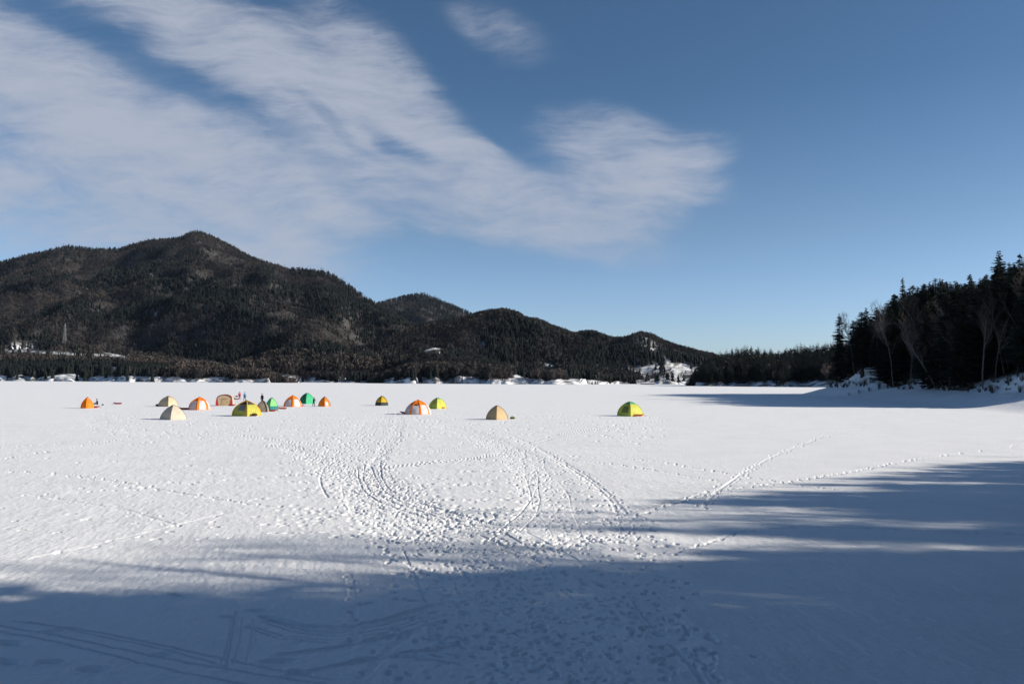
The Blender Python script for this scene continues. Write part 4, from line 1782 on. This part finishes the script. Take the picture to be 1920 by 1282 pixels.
    for i in range(6):
        u = i / 5
        r = .118 * math.cos(u * 1.45)
        rows.append([(top.x + r * math.cos(a), top.y + .01 + r * math.sin(a), top.z + .01 + .13 * math.sin(u * 1.57)) for a in [6.283 * k / 12 for k in range(12)]])
    hm.grid(rows, closed=True)
    hm.add(rows[-1], [tuple(range(12))])
    hm.tube([(top.x + .119 * math.cos(a), top.y + .01 + .119 * math.sin(a), top.z + .01) for a in [6.283 * k / 12 for k in range(13)]], .016, 5)
    hm.build('hat', cloth('hat', hat), o, smooth=True)
    for s in (-1, 1):
        e = MB()
        c = Vector((top.x + s * .035, top.y - .098, top.z - .035))
        e.tube([c + Vector((0, .012, 0)), c, c + Vector((0, -.008, 0))], [.012, .013, .006], 6)
        e.build('eye', cloth('eye', (.02, .015, .012)), o)
    o.location = (p.x, p.y, 0)
    o.rotation_euler = (0, 0, yaw)
    o.scale = (sc, sc, sc)
    tag(o, label, 'person')
    return o


def build_camp():
    t = dome_tent
    t('dome_tent', 148, 170, 765.5, 745, 'plain orange dome tent farthest out on the left of the camp', N=6, rot=20, prof=2.1, wall='orange', tip='brown', bulge=.1,
      rib='orange', rib_r=.03, windows=[(4, .2, .8, .80, .86, 'cream', 'vent')])
    t('dome_tent', 293, 327, 762, 742.5, 'beige dome tent with a red top standing behind the cream tent', N=4, rot=0, prof=2.3, wall='beige', cap='darkred', cap_t=.92,
      rib='taupe', bulge=.05)
    t('dome_tent', 294, 341, 787, 759.5, 'plain cream dome tent nearest on the left, closed', N=4, rot=-12, prof=1.75, wall='cream', rib='grey', rib_r=.025)
    t('hexagonal_tent', 349, 387, 768.5, 745, 'orange tent with white window panels between the cream and red-sided tents', N=6, rot=18, prof=2.5, wall='orange', rib='orange', ribw=.12, tip='brown',
      windows=[(3, .15, .86, .05, .70, 'pink', 'window'), (4, .2, .82, .03, .72, 'white', 'door'), (4, .3, .7, .735, .77, 'grey', 'vent'), (5, .2, .8, .05, .7, 'white', 'window')])
    cabin_tent(402, 433, 760.5, 739.5, 'boxy beige tent with red side panels and arched dark red roof edge')
    t('dome_tent', 430, 482, 780, 751.5, 'large yellow-green dome tent with a black top and amber corner seam', N=4, rot=3, prof=2.3, wall='yellowgreen', cap='charcoal', cap_t=.74,
      rib='amber', rib_r=.05, ribw=.05, windows=[(2, .36, .80, .34, .70, 'grey', 'window')], tip='black')
    t('dome_tent', 477, 501, 772.5, 751.5, 'brown dome tent with dark edges squeezed between yellow-green and green tents', N=4, rot=34, prof=2.2, wall='taupe', rib='charcoal', rib_r=.06)
    t('dome_tent', 495, 518, 769.5, 745.5, 'light green dome tent with a teal skirt', N=4, rot=-15, prof=2.2, wall='lightgreen', cap='darkgreen', cap_t=.93, skirt='teal', skirt_t=.34,
      rib='darkgreen', rib_r=.03, windows=[(2, .2, .8, .38, .85, 'green', 'side_panel')])
    t('hexagonal_tent', 529, 561, 762.5, 741.5, 'orange tent with two white panels in front of the big green tent', N=6, rot=30, prof=2.2, wall='orange', rib='orange', ribw=.12, tip='brown',
      windows=[(3, .16, .84, .05, .62, 'pink', 'window'), (4, .18, .84, .04, .66, 'white', 'door'), (4, .3, .7, .68, .72, 'grey', 'vent'), (5, .2, .8, .05, .62, 'white', 'window')])
    t('dome_tent', 559, 587, 757, 736.5, 'big plain green dome tent at the back of the camp', N=4, rot=-8, prof=2.5, wall='green', rib='darkgreen', rib_r=.025,
      windows=[(2, .1, .9, .1, .85, 'darkgreen', 'side_panel')])
    t('hexagonal_tent', 595, 617, 762, 744, 'small orange and maroon tent with a white doorway, rightmost of the tent cluster', N=6, rot=30, prof=1.9, wall='orange', rib='brown', rib_r=.03, tip='black',
      windows=[(4, .15, .6, .04, .5, 'white', 'door'), (5, .1, .45, .04, .8, 'grey', 'window'), (5, .5, .95, .02, .75, 'maroon', 'side_panel'), (0, .0, .9, .02, .75, 'maroon', 'side_panel')])
    t('dome_tent', 702.5, 726, 760, 742.5, 'small yellow dome tent with a black skirt standing alone', N=6, rot=22, prof=2.3, wall='yellow', skirt='charcoal', skirt_t=.34, rib='charcoal', rib_r=.04, tip='charcoal')
    t('hexagonal_tent', 757, 806, 777, 750.5, 'large orange tent with white wall panels and orange ribs in the middle of the ice', N=8, rot=11, prof=2.2, wall='orange', rib='orange', ribw=.10, tip='brown', bulge=.04,
      windows=[(k, .12, .88, .02, .66 if k != 5 else .62, 'white' if k != 4 else 'pink', 'wall_panel') for k in range(8)] + [(5, .25, .75, .64, .72, 'black', 'vent')])
    t('dome_tent', 803, 836, 766.5, 745.5, 'lime dome tent with a green top directly behind the large orange and white tent', N=4, rot=-5, prof=2.3, wall='lime', cap='mintcap', cap_t=.88, rib='lime', rib_r=.03,
      windows=[(2, .3, .8, .35, .7, 'yellowgreen', 'window')])
    t('dome_tent', 911, 952, 787, 760.5, 'lone tan dome tent nearest in the middle of the ice', N=4, rot=-3, prof=2.0, wall='tan', cap='brown', cap_t=.95, rib='brown', rib_r=.03)
    t('dome_tent', 1160, 1208, 780, 753, 'lime dome tent with a green top standing alone farthest right', N=4, rot=3, prof=2.3, wall='lime', cap='mintcap', cap_t=.82, rib='lime', rib_r=.03,
      windows=[(2, .34, .82, .22, .66, 'olive', 'window')])
    red = (.40, .03, .045)
    sled(179, 764.5, 13, 'red plastic sled beside the plain orange tent', red)
    sled(220, 757.5, 15, 'dark red sled lying alone on the snow left of the camp', red, yaw=3.0)
    sled(345, 767.5, 20, 'long dark red sled at the left corner of the orange and white tent', red, yaw=3.1)
    sled(511, 771.5, 15, 'red sled in front of the green tent with the teal skirt', red)
    sled(529, 767, 15, 'red and orange sled in front of the two-panelled orange tent', (.55, .06, .03), yaw=3.14)
    sled(565, 762, 9, 'small dark red sled right of the two-panelled orange tent', red)
    sled(760, 775.5, 19, 'dark red sled against the left side of the large orange and white tent', red, yaw=3.1)
    sled(826, 766.3, 17, 'orange sled at the foot of the lime tent behind the orange one', (.60, .12, .03))
    sled(1198, 780.3, 18, 'orange sled at the right foot of the lone lime tent', (.60, .12, .03))
    sled(435, 760.8, 12, 'dark red sled at the right corner of the boxy red-sided tent', red)
    sled(444, 748.8, 10, 'dark red sled beside the person in red', red)
    bag(295.5, 761.5, 8, 'black bag at the left foot of the beige tent with red top', (.02, .02, .025))
    bag(329, 761, 8, 'dark red bag at the right foot of the beige tent', (.10, .03, .03))
    bag(477, 780, 11, 'dark brown bag at the right foot of the large yellow-green tent', (.09, .03, .02))
    bag(483, 775.5, 6, 'small black bag on the snow behind the yellow-green tent', (.02, .022, .02))
    bag(961, 785.5, 10, 'black and olive bag on the snow right of the tan tent', (.10, .10, .02), hpx=4.5)
    bag(437, 748, 6, 'black bag on the snow left of the person in red', (.02, .02, .022))
    bag(443.5, 744, 6, 'small black bag on the snow behind the person in red', (.02, .02, .022), hpx=2.2)
    bag(192.5, 759.5, 5, 'small dark bag right of the seated person', (.05, .05, .055), hpx=2)
    person(182.5, 760, 9.5, 'person in dark clothes sitting on the snow beside the orange tent', (.035, .02, .05), (.02, .02, .022), (.02, .02, .03), 'sit', R(-80),
           p=gp(183, 760))
    person(449, 749, 14.5, 'person standing in a long red jacket behind the tents', (.50, .03, .05), (.20, .02, .03), (.03, .02, .025), 'stand', R(30))
    person(458.5, 751, 16, 'person in a blue jacket walking behind the yellow-green tent', (.03, .20, .42), (.03, .05, .09), (.04, .16, .30), 'walk', R(60))
    person(491.5, 756, 18, 'person in black standing behind the brown tent', (.02, .022, .028), (.02, .022, .026), (.02, .02, .02), 'stand', R(-20))
    person(588, 761.5, 16.5, 'person in black bending forward right of the big green tent', (.022, .022, .026), (.02, .02, .022), (.02, .02, .02), 'bend', R(40))


def build_pylon(F):
    a, e0 = ray(121, 648)
    Y = 1480
    z = 0
    # stand it on the ground of the left rise or the mountain foot behind it
    base = CAMH + e0 * Y
    _, e1 = ray(121, 607)
    H = CAMH + e1 * Y - base + 14
    root = link('power_pylon', None)
    root.location = (a * Y, Y, base - 14)
    tag(root, 'pale steel lattice power pylon above the brown trees of the left rise', 'pylon')
    mat = principled('galvanised_steel', (.20, .21, .22), .5, .1, 1)
    mb = MB()
    n = 7
    lv = [(i / n) for i in range(n + 1)]
    corner = lambda t, k: Vector(((1 if k in (0, 1) else -1) * (3.0 * (1 - t) ** 1.2 + .5), (1 if k in (1, 2) else -1) * (3.0 * (1 - t) ** 1.2 + .5), H * t))
    for k in range(4):
        mb.tube([corner(t, k) for t in lv], .22, 4)
        for i in range(n):
            mb.tube([corner(lv[i], k), corner(lv[i + 1], (k + 1) % 4)], .11, 4)
            mb.tube([corner(lv[i], (k + 1) % 4), corner(lv[i + 1], k)], .11, 4)
    mb.build('lattice_mast', mat, root)
    for t, w in ((.66, 6.5), (.80, 5.5), (.93, 4.2)):
        mb = MB()
        for sg in (-1, 1):
            mb.tube([(0, 0, H * t), (sg * w, 0, H * t)], .2, 4)
            mb.tube([(0, 0, H * t + 2.0), (sg * w, 0, H * t)], .13, 4)
        mb.build('crossarm', mat, root)


def build_dam_road():
    """the low concrete walls at the foot of the far cliffs"""
    mat = principled('weathered_concrete', (.10, .095, .09), .9, .25, .3)
    cap = principled('wall_snow', (.82, .83, .85), .8, .03, .5)
    for (x0, x1, y, Y, hh, label) in [(1204, 1228, 721.0, 1035, 1.7, 'dark low retaining wall at the far waterline below the snowy hill'),
                                      (1284, 1304, 706.0, 1085, 2.6, 'dark snow-topped retaining wall on the far cliff beside the headland')]:
        a0, e = ray(x0, y)
        a1, _ = ray(x1, y)
        z0 = CAMH + e * Y
        root = link('retaining_wall', None)
        root.location = ((a0 + a1) / 2 * Y, Y, z0)
        tag(root, label, 'wall')
        W = (a1 - a0) * Y
        mb = MB()
        n = 8
        for i in range(n):
            xa, xb = -W / 2 + W * i / n, -W / 2 + W * (i + 1) / n - .25
            v = [(xa, 0, -2), (xb, 0, -2), (xb, 12, -2), (xa, 12, -2), (xa, .5, hh), (xb, .5, hh), (xb, 12, hh), (xa, 12, hh)]
            mb.add(v, [(0, 1, 5, 4), (1, 2, 6, 5), (2, 3, 7, 6), (3, 0, 4, 7), (4, 5, 6, 7)])
        mb.build('wall_face', mat, root)
        mb = MB()
        rows = []
        for i in range(13):
            xx = -W / 2 - .5 + (W + 1) * i / 12
            hgt = .6 + .35 * math.sin(i * 2.3) * .5
            rows.append([(xx, .2, hh + .02), (xx, .1, hh + hgt * .6), (xx, 2, hh + hgt), (xx, 12, hh + hgt * 1.4)])
        mb.grid(rows)
        mb.build('snow_cap', cap, root, smooth=True)


build_snow()
H = build_hills()
build_tree_protos()
head_protos()
build_headland_wood(H['G'])
build_bank_wood()
build_shade_wood()
build_shrubs()
build_pylon(H['F'])
build_dam_road()
build_camp()


def build_haze():
    me = bpy.data.meshes.new('haze')
    x, y0, y1, z0, z1 = 9000, -700, 9000, -3, 1100
    v = [(-x, y0, z0), (x, y0, z0), (x, y1, z0), (-x, y1, z0), (-x, y0, z1), (x, y0, z1), (x, y1, z1), (-x, y1, z1)]
    me.from_pydata(v, [], [(3, 2, 1, 0), (4, 5, 6, 7), (0, 1, 5, 4), (1, 2, 6, 5), (2, 3, 7, 6), (3, 0, 4, 7)])
    m = bpy.data.materials.new('thin_air')
    m.use_nodes = True
    N = Nodes(m.node_tree)
    N.n.clear()
    out = N.new('ShaderNodeOutputMaterial')
    pv = N.new('ShaderNodeVolumePrincipled')
    pv.inputs['Color'].default_value = (.55, .72, 1.0, 1)
    pv.inputs['Density'].default_value = 0.000009
    N.link(pv.outputs[0], out.inputs['Volume'])
    me.materials.append(m)
    tag(link('haze', me), kind='stuff')


build_haze()
